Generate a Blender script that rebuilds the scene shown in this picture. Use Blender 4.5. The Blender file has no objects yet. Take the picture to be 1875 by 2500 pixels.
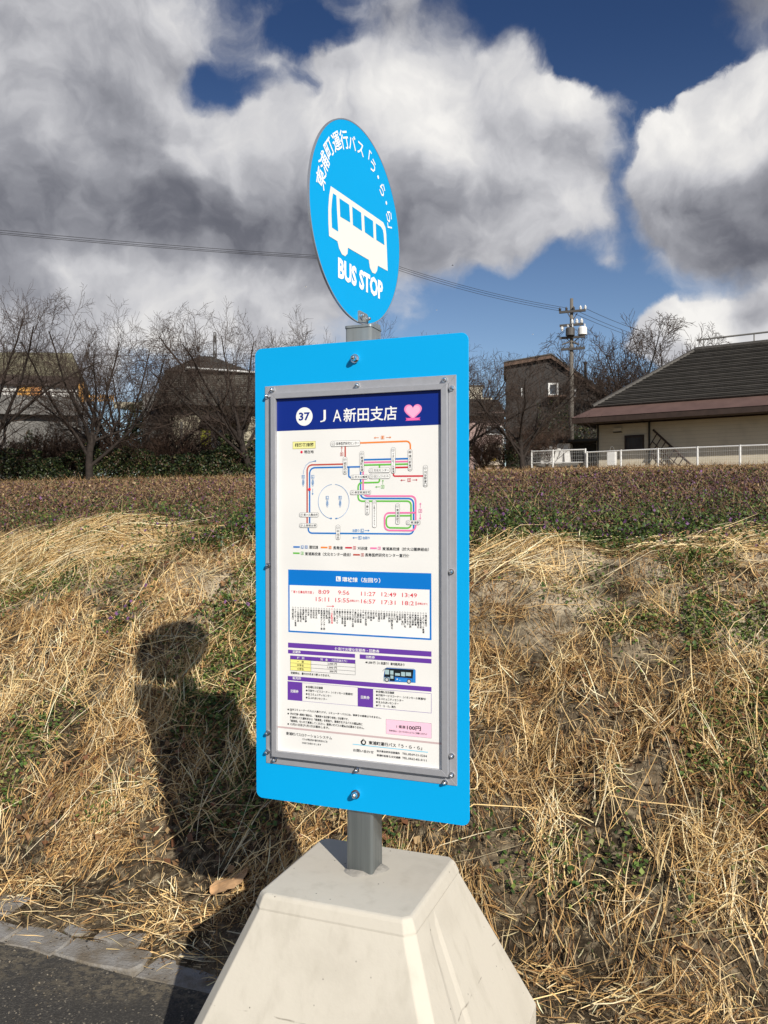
import bpy, math, random
import numpy as np
from mathutils import Matrix, Vector
R = math.radians
SC = bpy.context.scene
COL = SC.collection

# ------------------------------------------------------------------ camera, sky, sun, exposure
CAM_H, PITCH, ROLL, F = 1.42, -0.004, -0.0025, 2050.0
cam_d = bpy.data.cameras.new("camera"); cam = bpy.data.objects.new("camera", cam_d); COL.objects.link(cam)
cam_d.sensor_fit = 'AUTO'; cam_d.sensor_width = 36.0; cam_d.lens = 36.0 * F / 2500.0
cam_d.clip_start = 0.05; cam_d.clip_end = 5000.0
cam.matrix_world = Matrix.Translation((0, 0, CAM_H)) @ Matrix.Rotation(R(90) + PITCH, 4, 'X') @ Matrix.Rotation(ROLL, 4, 'Z')
SC.camera = cam
SUN_AZ, SUN_EL = R(24.8), R(30.1)           # the light travels away from the camera and to the left
SDIR = Vector((-math.sin(SUN_AZ) * math.cos(SUN_EL), math.cos(SUN_AZ) * math.cos(SUN_EL), -math.sin(SUN_EL)))
sl = bpy.data.lights.new("sun", 'SUN'); sl.energy = 5.0; sl.angle = R(0.55); sl.color = (1.0, 0.935, 0.84)
so = bpy.data.objects.new("sun", sl); COL.objects.link(so); so.rotation_euler = SDIR.to_track_quat('-Z', 'Y').to_euler()
SC.view_settings.view_transform = 'Standard'; SC.view_settings.look = 'None'
SC.view_settings.exposure = 0.0; SC.view_settings.gamma = 1.0
SC.cycles.max_bounces = 6; SC.cycles.diffuse_bounces = 3; SC.cycles.transparent_max_bounces = 6
SC.cycles.use_denoising = True

class NT:
    """small helper for writing node trees"""
    def __init__(s, tree): s.t = tree; s.n = tree.nodes; s.l = tree.links
    def new(s, typ, **kw):
        x = s.n.new(typ)
        for k, v in kw.items(): setattr(x, k, v)
        return x
    def put(s, sock, v):
        if isinstance(v, bpy.types.NodeSocket): s.l.new(v, sock)
        elif v is not None: sock.default_value = v
    def m(s, op, a, b=None, c=None, clamp=False):
        x = s.new('ShaderNodeMath', operation=op); x.use_clamp = clamp
        s.put(x.inputs[0], a)
        if b is not None: s.put(x.inputs[1], b)
        if c is not None: s.put(x.inputs[2], c)
        return x.outputs[0]
    def vm(s, op, a, b=None, c=None):
        x = s.new('ShaderNodeVectorMath', operation=op); s.put(x.inputs[0], a)
        if b is not None: s.put(x.inputs[1], b)
        if c is not None: s.put(x.inputs[2], c)
        return x.outputs['Value'] if op in ('LENGTH', 'DOT_PRODUCT', 'DISTANCE') else x.outputs['Vector']
    def noise(s, vec, scale, detail=4, rough=.55, dist=0.0, out='Fac'):
        x = s.new('ShaderNodeTexNoise'); s.put(x.inputs['Vector'], vec)
        x.inputs['Scale'].default_value = scale; x.inputs['Detail'].default_value = detail
        x.inputs['Roughness'].default_value = rough; x.inputs['Distortion'].default_value = dist
        return x.outputs[out]
    def ramp(s, v, a, b, lo=0., hi=1., smooth=True):
        x = s.new('ShaderNodeMapRange'); x.interpolation_type = 'SMOOTHSTEP' if smooth else 'LINEAR'
        s.put(x.inputs['Value'], v)
        for k, q in (('From Min', a), ('From Max', b), ('To Min', lo), ('To Max', hi)): s.put(x.inputs[k], q)
        return x.outputs[0]
    def mix(s, f, a, b, blend='MIX'):
        x = s.new('ShaderNodeMix', data_type='RGBA', blend_type=blend)
        s.put(x.inputs[0], f)
        for k, q in ((6, a), (7, b)):
            s.put(x.inputs[k], q if isinstance(q, bpy.types.NodeSocket) else (*q[:3], 1.0))
        return x.outputs[2]

def build_world():
    w = bpy.data.worlds.new("World"); SC.world = w; w.use_nodes = True
    T = NT(w.node_tree); T.n.clear()
    tc = T.new('ShaderNodeTexCoord'); d = T.vm('NORMALIZE', tc.outputs['Generated'])
    sx = T.new('ShaderNodeSeparateXYZ'); T.put(sx.inputs[0], d)
    az = T.m('ARCTAN2', sx.outputs[0], sx.outputs[1]); el = T.m('ARCSINE', sx.outputs[2])
    sky = T.new('ShaderNodeTexSky', sky_type='NISHITA'); sky.sun_disc = False
    sky.sun_elevation = SUN_EL; sky.sun_rotation = R(180) - SUN_AZ
    sky.air_density = 1.0; sky.dust_density = 0.5; sky.ozone_density = 1.6
    bsky = T.new('ShaderNodeBackground'); bsky.inputs[1].default_value = 0.085
    deep = T.mix(T.ramp(el, 0.08, 0.55), (1.0, 1.06, 1.18), (.29, .41, .63))
    T.put(bsky.inputs[0], T.mix(1.0, sky.outputs[0], deep, 'MULTIPLY'))
    cmb = T.new('ShaderNodeCombineXYZ'); T.put(cmb.inputs[0], az); T.put(cmb.inputs[1], el)
    p0 = cmb.outputs[0]
    w1 = T.noise(p0, 5.0, 3, .5, out='Color'); w2 = T.noise(p0, 16.0, 6, .55, out='Color')
    p = T.vm('ADD', p0, T.vm('MULTIPLY', T.vm('SUBTRACT', w1, (.5, .5, .5)), (.12, .09, 0)))
    p = T.vm('ADD', p, T.vm('MULTIPLY', T.vm('SUBTRACT', w2, (.5, .5, .5)), (.055, .045, 0)))
    def blobs(lst):
        acc = None
        for (x, y, rx, ry, wt) in lst:       # survey of the sky: azimuth / elevation of each bank
            tx, ty = (x - 829.5) / 1814., (1099. - y) / 1814.
            a = math.atan(tx); e = math.atan(ty * math.cos(a)); ix, iy = 1814. / rx, 1814. / ry
            q = T.vm('MULTIPLY_ADD', p, (ix, iy, 0), (-a * ix, -e * iy, 0))
            g = T.ramp(T.vm('LENGTH', q), 1.25, 0.0, 0.0, wt)
            acc = g if acc is None else T.m('ADD', acc, g)
        return acc
    cover = blobs(CLOUDS); grey = blobs(GREYS)
    fb = T.noise(p, 7.0, 7, .52, .15); fb2 = T.noise(T.vm('ADD', p, (.016, .024, 0)), 7.0, 5, .48, .15)
    big = T.noise(p0, 3.2, 4, .5)
    away = T.ramp(T.m('ABSOLUTE', az), .55, .9)
    dens = T.m('ADD', cover, T.m('MULTIPLY', T.m('SUBTRACT', fb, .5), 1.1))
    dens = T.m('ADD', dens, T.m('MULTIPLY', T.m('SUBTRACT', T.noise(p, 26.0, 6, .6), .5), .38))
    dens = T.m('ADD', dens, T.m('MULTIPLY', away, T.m('MULTIPLY_ADD', big, 2.0, -.72)))
    crisp = T.ramp(grey, -.35, .15)                       # sunlit heads end sharply, grey veils fade out
    alpha = T.ramp(dens, T.m('SUBTRACT', .30, T.m('MULTIPLY', crisp, .16)), T.m('ADD', .44, T.m('MULTIPLY', crisp, .26)))
    relief = T.m('MULTIPLY', T.m('SUBTRACT', fb, fb2), 1.1)
    fine = T.noise(p, 24.0, 6, .55)
    br = T.m('ADD', T.m('ADD', .665, relief), T.m('MULTIPLY', T.m('SUBTRACT', fine, .5), .16))
    br = T.m('SUBTRACT', br, T.m('MULTIPLY', T.m('MINIMUM', grey, T.m('MULTIPLY_ADD', grey, .35, .42)), .50))
    br = T.m('ADD', br, T.m('MULTIPLY', T.m('SUBTRACT', big, .5), .35))
    br = T.m('ADD', br, T.m('MULTIPLY', T.m('SUBTRACT', fb, .5), .35))
    cr = T.new('ShaderNodeValToRGB'); e = cr.color_ramp.elements
    e[0].position = 0.0; e[0].color = (.085, .092, .118, 1); e[1].position = 1.0; e[1].color = (.93, .91, .88, 1)
    for ps, c in ((.20, (.155, .16, .19, 1)), (.45, (.34, .345, .38, 1)), (.68, (.60, .60, .625, 1))):
        k = cr.color_ramp.elements.new(ps); k.color = c
    T.put(cr.inputs[0], br)
    bcl = T.new('ShaderNodeBackground'); T.put(bcl.inputs[0], cr.outputs[0]); bcl.inputs[1].default_value = 1.0
    mx = T.new('ShaderNodeMixShader'); T.put(mx.inputs[0], alpha)
    T.l.new(bsky.outputs[0], mx.inputs[1]); T.l.new(bcl.outputs[0], mx.inputs[2])
    out = T.new('ShaderNodeOutputWorld'); T.l.new(mx.outputs[0], out.inputs[0])
    w.cycles.sampling_method = 'MANUAL'; w.cycles.sample_map_resolution = 512
# (x, y, rx, ry, weight) of cloud banks on a 1659-unit-wide survey of the view
CLOUDS = [(-60, 150, 420, 330, .8), (250, 60, 430, 200, .6), (150, 380, 480, 260, .75), (420, 470, 420, 190, .7), (100, 540, 420, 150, .55),
          (560, 330, 300, 200, .6), (760, 240, 190, 150, .6), (920, 250, 240, 170, .75), (1090, 260, 220, 150, .6), (1250, 240, 130, 110, .55),
          (1000, 400, 340, 180, .65), (1210, 450, 230, 130, .5), (760, 510, 340, 150, .5), (960, 530, 260, 110, .4),
          (560, 660, 270, 140, .5), (330, 660, 180, 110, .35), (60, 660, 240, 160, .6), (680, 600, 190, 100, .4), (640, 740, 230, 100, .4), (180, 790, 330, 120, .5), (450, 760, 200, 90, .35),
          (1600, 310, 250, 210, .85), (1700, 250, 190, 150, .8), (1470, 395, 180, 130, .6), (1560, 480, 280, 120, .6), (1640, 570, 220, 70, .5),
          (1660, 710, 260, 110, 1.0), (1510, 725, 170, 70, .8), (1430, 760, 130, 50, .6), (1290, 590, 70, 55, .45),
          (1640, -10, 170, 60, .6), (900, 20, 260, 110, .45), (1100, 110, 130, 60, .3), (480, 190, 110, 80, -.65), (690, 90, 130, 50, -.35), (640, 200, 70, 45, -.3),
          (1250, 100, 200, 80, -.3), (1340, 420, 60, 160, -.45), (1180, 660, 260, 90, -.35), (920, 680, 120, 70, .3), (1180, 740, 120, 60, .3), (240, 615, 110, 40, -.55), (390, 590, 120, 28, -.35), (330, 760, 160, 60, -.35), (1180, 560, 120, 60, -.25)]
GREYS = [(-40, 480, 460, 150, .75), (330, 490, 460, 130, .75), (650, 460, 330, 110, .5), (-60, 250, 230, 200, .26), (330, 30, 300, 120, .16),
         (950, 460, 300, 110, .40), (760, 550, 280, 90, .45), (1560, 480, 300, 120, .95), (1620, 0, 200, 80, .8), (230, 640, 90, 45, .42), (20, 640, 130, 70, .45),
         (250, 270, 260, 150, .28), (1630, 690, 90, 50, .35), (900, 10, 280, 110, .5), (1250, 300, 150, 80, .15), (1640, 580, 200, 60, .3),
         (940, 230, 250, 140, -.34), (1240, 200, 130, 80, -.22), (780, 210, 180, 110, -.2), (1610, 200, 230, 150, -.5), (1450, 320, 130, 110, -.35), (1560, 730, 260, 100, -.5),
         (60, 340, 170, 90, -.15), (560, 660, 190, 90, -.2), (150, 590, 110, 60, -.35), (420, 610, 160, 60, -.3), (300, 740, 240, 70, -.25), (480, 300, 160, 90, -.12), (1230, 460, 150, 60, -.12)]
build_world()

# ------------------------------------------------------------------ helpers
TV = np.array([math.cos(R(21.2)), -math.sin(R(21.2)), 0.0])      # along the road, to the right
VV = np.array([math.sin(R(21.2)), math.cos(R(21.2)), 0.0])       # away from the road
ZV = np.array([0, 0, 1.0])
rng = np.random.default_rng(7)
random.seed(7)

def ray(px, py):
    x, y = px - 937.5, py - 1250.0
    c, s = math.cos(-ROLL), math.sin(-ROLL); x, y = x * c - y * s, x * s + y * c
    X, Y, Z = x / F, 1.0, -y / F
    c, s = math.cos(PITCH), math.sin(PITCH)
    return np.array([X, Y * c - Z * s, Y * s + Z * c])
def at(px, py, Y):
    """survey point: a sight line of the photograph at a chosen distance"""
    d = ray(px, py); return d * (Y / d[1]) + np.array([0, 0, CAM_H])

def vnoise(x, y, seed=0):
    x = np.asarray(x, float); y = np.asarray(y, float)
    tab = np.random.default_rng(seed).random((128, 128))
    xi = np.floor(x).astype(int); yi = np.floor(y).astype(int); fx = x - xi; fy = y - yi
    fx = fx * fx * (3 - 2 * fx); fy = fy * fy * (3 - 2 * fy)
    g = lambda a, b: tab[a % 128, b % 128]
    return (g(xi, yi) * (1 - fx) + g(xi + 1, yi) * fx) * (1 - fy) + (g(xi, yi + 1) * (1 - fx) + g(xi + 1, yi + 1) * fx) * fy
def fbm(x, y, seed=0, o=3):
    a, r, s = 1., 0., 0.
    for k in range(o):
        r = r + a * vnoise(x * 2 ** k, y * 2 ** k, seed + k); s += a; a *= .5
    return r / s
HEAPS = [(-2.3, 5.85, .55, .25, .07), (-1.85, 6.0, .38, .25, .15), (-1.5, 6.05, .3, .25, .06), (2.0, 4.95, .42, .2, .08), (.75, 4.75, .35, .25, .07)]
def gz(x, y):
    x = np.asarray(x, float); y = np.asarray(y, float)
    u = x * TV[0] + y * TV[1]; v = x * VV[0] + y * VV[1]
    z1 = .02 + .565 * (v - 2.50); z2 = 1.12 + .056 * (v - 4.45)
    k = .10
    z = -k * np.log(np.exp(-np.clip(z1, -5, 40) / k) + np.exp(-z2 / k))
    flat = np.clip((v - 2.10) / .35, 0, 1)
    z = np.where(v < 2.52, -.03 + .062 * flat ** .6 + np.where(v > 2.1, (fbm(u * 4, v * 5, 13) - .5) * .05, 0), np.maximum(z, .032))
    on = np.clip((v - 2.55) / .4, 0, 1)
    far = np.clip((v - 8) / 15, 0, 1)
    z = z + on * ((fbm(u * 1.7, v * 1.7, 3) - .5) * .16 + (fbm(u * 6, v * 6, 9, 2) - .5) * .085 + (fbm(u * 15, v * 15, 19, 2) - .5) * .035) * (1 - .5 * far)
    for hx, hy, rx, ry, h in HEAPS:
        z = z + h * np.exp(-((x - hx) / rx) ** 2 - ((y - hy) / ry) ** 2)
    return z

def lin(c):
    if isinstance(c, str):
        c = [int(c[i:i + 2], 16) / 255 for i in (1, 3, 5)]
        return tuple(x / 12.92 if x <= .04045 else ((x + .055) / 1.055) ** 2.4 for x in c)
    return tuple(c)

MATS = {}
def mat(name, col=(.5, .5, .5), rough=.7, metal=0.0, attr=False, var=None, bump=None, coat=0.0, spec=None, extra=None):
    """var=(scale, amount[, second colour]) mottling; bump=(scale, distance)"""
    if name in MATS: return MATS[name]
    m = bpy.data.materials.new(name); m.use_nodes = True; T = NT(m.node_tree)
    b = m.node_tree.nodes['Principled BSDF']
    col = lin(col)
    tc = T.new('ShaderNodeTexCoord'); P = tc.outputs['Object']
    if attr:
        a = T.new('ShaderNodeVertexColor', layer_name='Col'); c = a.outputs[0]
    else:
        c = T.mix(0.0, col, col)
    if var:
        n = T.noise(P, var[0], 5, .6)
        c2 = lin(var[2]) if len(var) > 2 else None
        if c2: c = T.mix(T.ramp(n, .35, .68, 0, var[1]), c, c2)
        else:
            f = T.ramp(n, .25, .75, 1 - var[1], 1 + var[1], False)
            cc = T.new('ShaderNodeCombineXYZ')
            for i in range(3): T.put(cc.inputs[i], f)
            c = T.mix(1.0, c, cc.outputs[0], 'MULTIPLY')
    if extra: c = extra(T, P, c, b)
    T.put(b.inputs['Base Color'], c)
    b.inputs['Roughness'].default_value = rough; b.inputs['Metallic'].default_value = metal
    if coat: b.inputs['Coat Weight'].default_value = coat; b.inputs['Coat Roughness'].default_value = .08
    if spec is not None: b.inputs['Specular IOR Level'].default_value = spec
    if bump:
        bn = T.new('ShaderNodeBump'); T.put(bn.inputs['Height'], T.noise(P, bump[0], 6, .6))
        bn.inputs['Distance'].default_value = bump[1]; bn.inputs['Strength'].default_value = 1.0
        T.put(b.inputs['Normal'], bn.outputs[0])
    MATS[name] = m; return m

class MB:
    """collects shapes in one mesh"""
    def __init__(s): s.v = []; s.f = []; s.c = []; s.k = 0
    def add(s, vs, fs, col=None):
        vs = np.asarray(vs, float); s.v.append(vs)
        s.f += [tuple(int(i) + s.k for i in f) for f in fs]
        if col is not None: s.c.append(np.tile(np.array([*lin(col), 1.0]), (len(vs), 1)))
        s.k += len(vs)
    def quad(s, a, b, c, d, col=None): s.add([a, b, c, d], [(0, 1, 2, 3)], col)
    def box(s, o, x, y, z, col=None):
        o, x, y, z = (np.asarray(q, float) for q in (o, x, y, z))
        vs = [o, o + x, o + x + y, o + y, o + z, o + x + z, o + x + y + z, o + y + z]
        fs = [(3, 2, 1, 0), (4, 5, 6, 7), (0, 1, 5, 4), (1, 2, 6, 5), (2, 3, 7, 6), (3, 0, 4, 7)]
        if np.dot(np.cross(x, y), z) < 0: fs = [f[::-1] for f in fs]
        s.add(vs, fs, col)
    def cbox(s, c, x, y, z, col=None):
        x, y, z = (np.asarray(q, float) for q in (x, y, z)); s.box(np.asarray(c) - (x + y + z) / 2, x, y, z, col)
    def tube(s, pts, rad, n=8, caps=True, col=None):
        pts = [np.asarray(p, float) for p in pts]
        if np.isscalar(rad): rad = [rad] * len(pts)
        ref = None; vs = []
        for i, p in enumerate(pts):
            d = pts[min(i + 1, len(pts) - 1)] - pts[max(i - 1, 0)]; d /= np.linalg.norm(d) + 1e-12
            if ref is None: ref = np.array([0, 0, 1.]) if abs(d[2]) < .9 else np.array([1., 0, 0])
            a = ref - d * (ref @ d); a /= np.linalg.norm(a) + 1e-12; ref = a; b = np.cross(d, a)
            for k in range(n):
                t = 2 * math.pi * k / n; vs.append(p + rad[i] * (a * math.cos(t) + b * math.sin(t)))
        fs = []
        for i in range(len(pts) - 1):
            for k in range(n): fs.append((i * n + k, i * n + (k + 1) % n, (i + 1) * n + (k + 1) % n, (i + 1) * n + k))
        if caps: fs += [tuple(range(n))[::-1], tuple(range((len(pts) - 1) * n, len(pts) * n))]
        s.add(vs, fs, col)
    def prism(s, poly, d, col=None):
        """planar polygon (3-D points) extruded by d"""
        poly = np.asarray(poly, float); n = len(poly); d = np.asarray(d, float)
        nn = sum(np.cross(poly[i] - poly[0], poly[(i + 1) % n] - poly[0]) for i in range(1, n - 1))
        if nn @ d > 0: poly = poly[::-1]
        fs = [tuple(range(n)), tuple(range(n, 2 * n))[::-1]] + [(i, i + n, (i + 1) % n + n, (i + 1) % n) for i in range(n)]
        s.add(np.vstack([poly, poly + d]), fs, col)
    def build(s, name, m=None, parent=None, smooth=False, bevel=0, world=True):
        me = bpy.data.meshes.new(name); V = np.vstack(s.v)
        o = bpy.data.objects.new(name, me); COL.objects.link(o)
        if parent is not None:
            o.parent = parent
            off = np.zeros(3); q = parent
            while q is not None: off = off + np.array(q.location); q = q.parent
            V = V - off
        me.from_pydata(V.tolist(), [], s.f); me.update()
        if s.c:
            a = me.color_attributes.new('Col', 'FLOAT_COLOR', 'POINT'); a.data.foreach_set('color', np.vstack(s.c).astype(np.float32).ravel())
        if m is not None: me.materials.append(m)
        if smooth: me.polygons.foreach_set('use_smooth', [True] * len(me.polygons))
        if bevel:
            b = o.modifiers.new('bevel', 'BEVEL'); b.width = bevel; b.segments = 2; b.limit_method = 'ANGLE'; b.angle_limit = R(30)
        return o
def mesh_np(name, V, Q, m, cols=None, parent=None, smooth=False):
    me = bpy.data.meshes.new(name); n, k = Q.shape
    me.vertices.add(len(V)); me.vertices.foreach_set('co', np.asarray(V, np.float32).ravel())
    me.loops.add(n * k); me.loops.foreach_set('vertex_index', Q.astype(np.int32).ravel())
    me.polygons.add(n); me.polygons.foreach_set('loop_start', np.arange(0, n * k, k, dtype=np.int32))
    me.update(calc_edges=True); me.materials.append(m)
    if cols is not None:
        a = me.color_attributes.new('Col', 'FLOAT_COLOR', 'POINT')
        a.data.foreach_set('color', np.hstack([cols, np.ones((len(cols), 1))]).astype(np.float32).ravel())
    if smooth: me.polygons.foreach_set('use_smooth', np.ones(n, bool))
    o = bpy.data.objects.new(name, me); COL.objects.link(o)
    if parent is not None: o.parent = parent
    return o
def tag(o, label=None, cat=None, group=None, kind=None):
    for k, q in (('label', label), ('category', cat), ('group', group), ('kind', kind)):
        if q: o[k] = q
    return o
def thing(name, loc, label, cat, group=None):
    o = bpy.data.objects.new(name, None); COL.objects.link(o); o.location = [float(q) for q in loc]
    return tag(o, label, cat, group)
def copy_tree(o, parent=None):
    c = o.copy(); COL.objects.link(c); c.parent = parent
    for ch in list(o.children): copy_tree(ch, c)
    return c

# ------------------------------------------------------------------ lettering (the program's own font, turned into mesh)
_fc = bpy.data.curves.new('type', 'FONT'); _fo = bpy.data.objects.new('type', _fc); COL.objects.link(_fo)
_cache = {}
def glyphs(body, bold=0.0, spacing=1.0, res=2):
    k = (body, bold, spacing)
    if k not in _cache:
        _fc.body = body; _fc.offset = bold; _fc.space_character = spacing; _fc.resolution_u = res
        bpy.context.view_layer.update()
        m = _fo.to_mesh()
        V = np.array([v.co[:2] for v in m.vertices]) if len(m.vertices) else np.zeros((0, 2))
        Fs = [tuple(p.vertices) for p in m.polygons]; _fo.to_mesh_clear()
        _cache[k] = (V, Fs)
    return _cache[k]

# ------------------------------------------------------------------ printed sheets
class Sheet(MB):
    """flat print on a plane: o origin, a horizontal axis, n towards the viewer; coordinates (a, z) in metres"""
    LAYER = .00018
    def __init__(s, o, a, n): super().__init__(); s.o = np.asarray(o, float); s.a = np.asarray(a, float); s.n = np.asarray(n, float); s.z = 0
    def like(s): return Sheet(s.o, s.a, s.n)
    def w(s, pts, k): return s.o + np.outer([p[0] for p in pts], s.a) + np.outer([p[1] for p in pts], ZV) + s.n * (s.LAYER * k)
    def px(s, x, y):
        d = ray(x, y); C = np.array([0, 0, CAM_H]); k = ((s.o - C) @ s.n) / (d @ s.n); q = C + d * k - s.o
        return (q @ s.a, q[2])
    def poly(s, pts, col, k=1):
        ar = sum(pts[i][0] * pts[(i + 1) % len(pts)][1] - pts[(i + 1) % len(pts)][0] * pts[i][1] for i in range(len(pts)))
        if ar < 0: pts = pts[::-1]
        s.add(s.w(pts, k), [tuple(range(len(pts)))], col)
    def rect(s, p, q, col, k=1): s.poly([(p[0], p[1]), (q[0], p[1]), (q[0], q[1]), (p[0], q[1])], col, k)
    def disc(s, c, r, col, k=1, n=28, ry=None): s.poly([(c[0] + r * math.cos(2 * math.pi * i / n), c[1] + (ry or r) * math.sin(2 * math.pi * i / n)) for i in range(n)], col, k)
    def rrect(s, p, q, r, col, k=1):
        x0, x1 = sorted((p[0], q[0])); y0, y1 = sorted((p[1], q[1])); r = min(r, (x1 - x0) / 2, (y1 - y0) / 2); pts = []
        for cx, cy, a0 in ((x1 - r, y1 - r, 0), (x0 + r, y1 - r, 90), (x0 + r, y0 + r, 180), (x1 - r, y0 + r, 270)):
            pts += [(cx + r * math.cos(R(a0 + t)), cy + r * math.sin(R(a0 + t))) for t in range(0, 91, 15)]
        s.poly(pts, col, k)
    def stroke(s, pts, w, col, k=1, rad=0.0, close=False):
        P = [np.array(p, float) for p in pts]
        if rad:
            out = [P[0]]
            for i in range(1, len(P) - 1):
                a, b, c = P[i - 1], P[i], P[i + 1]
                la, lc = np.linalg.norm(a - b), np.linalg.norm(c - b); r = min(rad, la * .49, lc * .49)
                p0, p1 = b + (a - b) / la * r, b + (c - b) / lc * r
                out += [(1 - t) ** 2 * p0 + 2 * t * (1 - t) * (b * .85 + (p0 + p1) / 2 * .15) + t * t * p1 for t in np.linspace(0, 1, 8)]
            P = out + [P[-1]]
        L, Rr = [], []
        for i, p in enumerate(P):
            d = P[min(i + 1, len(P) - 1)] - P[max(i - 1, 0)]; d = d / (np.linalg.norm(d) + 1e-12); nn = np.array([-d[1], d[0]])
            L.append(p + nn * w / 2); Rr.append(p - nn * w / 2)
        n = len(P); s.add(s.w(L + Rr, k), [(i, i + n, i + n + 1, i + 1) for i in range(n - 1)], col)
    def frame(s, p, q, w, col, k=1):
        x0, x1 = sorted((p[0], q[0])); y0, y1 = sorted((p[1], q[1]))
        for a, b in (((x0, y0), (x1, y0 + w)), ((x0, y1 - w), (x1, y1)), ((x0, y0 + w), (x0 + w, y1 - w)), ((x1 - w, y0 + w), (x1, y1 - w))): s.rect(a, b, col, k)
    def arrow(s, p, q, w, h, col, k=1):
        p, q = np.array(p), np.array(q); s.stroke([p, q], w, col, k); d = (q - p) / np.linalg.norm(q - p); nn = np.array([-d[1], d[0]])
        for e in (1, -1): s.stroke([q, q - d * h + nn * h * .6 * e], w, col, k)
    def glyph(s, body, fn, col, k, bold):
        V, Fs = glyphs(body, bold)
        if len(V): s.add(s.w([fn(v) for v in V], k), Fs, col)
    def text(s, body, p, q, col, k=3, bold=0.012):
        """fill the box p (lower left) .. q (upper right)"""
        V, Fs = glyphs(body, bold)
        if not len(V): return
        lo, hi = V.min(0), V.max(0); sc = [(q[i] - p[i]) / max(hi[i] - lo[i], 1e-6) for i in (0, 1)]
        s.add(s.w([(p[0] + (v[0] - lo[0]) * sc[0], p[1] + (v[1] - lo[1]) * sc[1]) for v in V], k), Fs, col)
    def vtext(s, body, cx, top, pitch, size, col, k=3, bold=0.012, sx=1.0):
        for i, ch in enumerate(body):
            y = top - pitch * (i + .5)
            if ch == 'ー':
                s.stroke([(cx, y - size * .4), (cx, y + size * .4)], size * .1, col, k); continue
            V, Fs = glyphs(ch, bold)
            if not len(V): continue
            c = (V.min(0) + V.max(0)) / 2; ext = (V.max(0) - V.min(0)).max(); z = size * (min(1, .62 + .42 * ext) / max(ext, .3) if ext > .3 else 1)
            s.add(s.w([(cx + (v[0] - c[0]) * z * sx, y + (v[1] - c[1]) * z) for v in V], k), Fs, col)

# ------------------------------------------------------------------ the bus stop sign
CAMP = np.array([0, 0, CAM_H])
BC = np.array([-.0667, 2.06, -.166]) + CAMP          # middle of the board's face
PA = BC + VV * .0455; PA[2] = 0                       # axis of the pole, on the road
Z_TOP = CAM_H - .90                                   # top of the concrete base
m_blue = mat('sky_blue_paint', (0.0, .385, .80), .5, var=(1.5, .03), spec=.22)
m_alu = mat('brushed_aluminium', (.42, .425, .45), .45, .35, var=(60, .06), bump=(220, .00012))
m_chrome = mat('bright_steel', (.72, .72, .72), .16, 1.0)
m_edge = mat('sheet_edge', (.45, .47, .5), .4, .6)
def ripple(T, P, c, b):                       # the sheet lies a little unevenly under its frame
    bn = T.new('ShaderNodeBump'); T.put(bn.inputs['Height'], T.noise(P, 4.5, 1, .3)); bn.inputs['Distance'].default_value = .010; T.put(b.inputs['Normal'], bn.outputs[0]); return c
m_print = mat('printed_ink', attr=True, rough=.42, var=(2.5, .02), spec=.3, extra=ripple)
m_ret = mat('reflective_film', attr=True, rough=.5, var=(3, .015), spec=.2)
def galv(T, P, c, b):
    v = T.new('ShaderNodeTexVoronoi'); v.inputs['Scale'].default_value = 90; mp = T.new('ShaderNodeMapping'); mp.inputs['Scale'].default_value = (1, 1, .25)
    T.put(mp.inputs[0], P); T.put(v.inputs['Vector'], mp.outputs[0])
    mp2 = T.new('ShaderNodeMapping'); mp2.inputs['Scale'].default_value = (1, 1, .03); T.put(mp2.inputs[0], P)
    streak = T.noise(mp2.outputs[0], 70, 4, .6)
    c = T.mix(T.m('MULTIPLY', v.outputs['Color'], .5), c, (.30, .33, .34))
    T.put(b.inputs['Roughness'], T.ramp(streak, .3, .7, .32, .55))
    return T.mix(T.ramp(streak, .35, .7, 0, .6), c, (.19, .215, .225))
m_galv = mat('galvanised_steel', (.30, .335, .345), .45, .35, extra=galv)
def concrete(T, P, c, b):
    st = T.noise(P, 5.0, 6, .62, .4)
    c = T.mix(T.ramp(st, .48, .72, 0, .36), c, (.44, .405, .335))
    mp = T.new('ShaderNodeMapping'); mp.inputs['Scale'].default_value = (6, 6, 1.0); T.put(mp.inputs[0], P)
    c = T.mix(T.ramp(T.noise(mp.outputs[0], 3.0, 5, .6), .50, .72, 0, .42), c, (.45, .415, .34))
    c = T.mix(T.ramp(T.noise(P, 2.2, 4, .5), .55, .75, 0, .3), c, (.64, .60, .52))
    v = T.new('ShaderNodeTexVoronoi'); v.inputs['Scale'].default_value = 34; T.put(v.inputs['Vector'], P)
    pit = T.m('MULTIPLY', T.ramp(v.outputs['Distance'], .05, .085, 1, 0), T.ramp(T.noise(P, 14, 2), .53, .6, 0, 1))
    c = T.mix(pit, c, (.10, .09, .075))
    # casting seam: a thin broken line round the block
    sx = T.new('ShaderNodeSeparateXYZ'); T.put(sx.inputs[0], P)
    zz = T.m('ADD', sx.outputs[2], T.m('MULTIPLY', T.m('SUBTRACT', T.noise(P, 2.4, 3), .5), .16))
    seam = T.ramp(T.m('ABSOLUTE', T.m('SUBTRACT', zz, .285)), .0, .0022, 1, 0)
    c = T.mix(T.m('MULTIPLY', seam, T.ramp(T.noise(P, 22, 3), .48, .62, 0, .75)), c, (.22, .19, .15))
    return c
m_conc = mat('pale_concrete', (.60, .56, .475), .85, extra=concrete, bump=(70, .0006), spec=.25)
m_grout = mat('grey_grout', (.36, .34, .30), .9, var=(25, .3), bump=(60, .004))

stop = thing('bus_stop_sign', (PA[0], PA[1], 0), 'blue bus stop sign with round disc and framed route map on a concrete block', 'bus stop')

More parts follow.
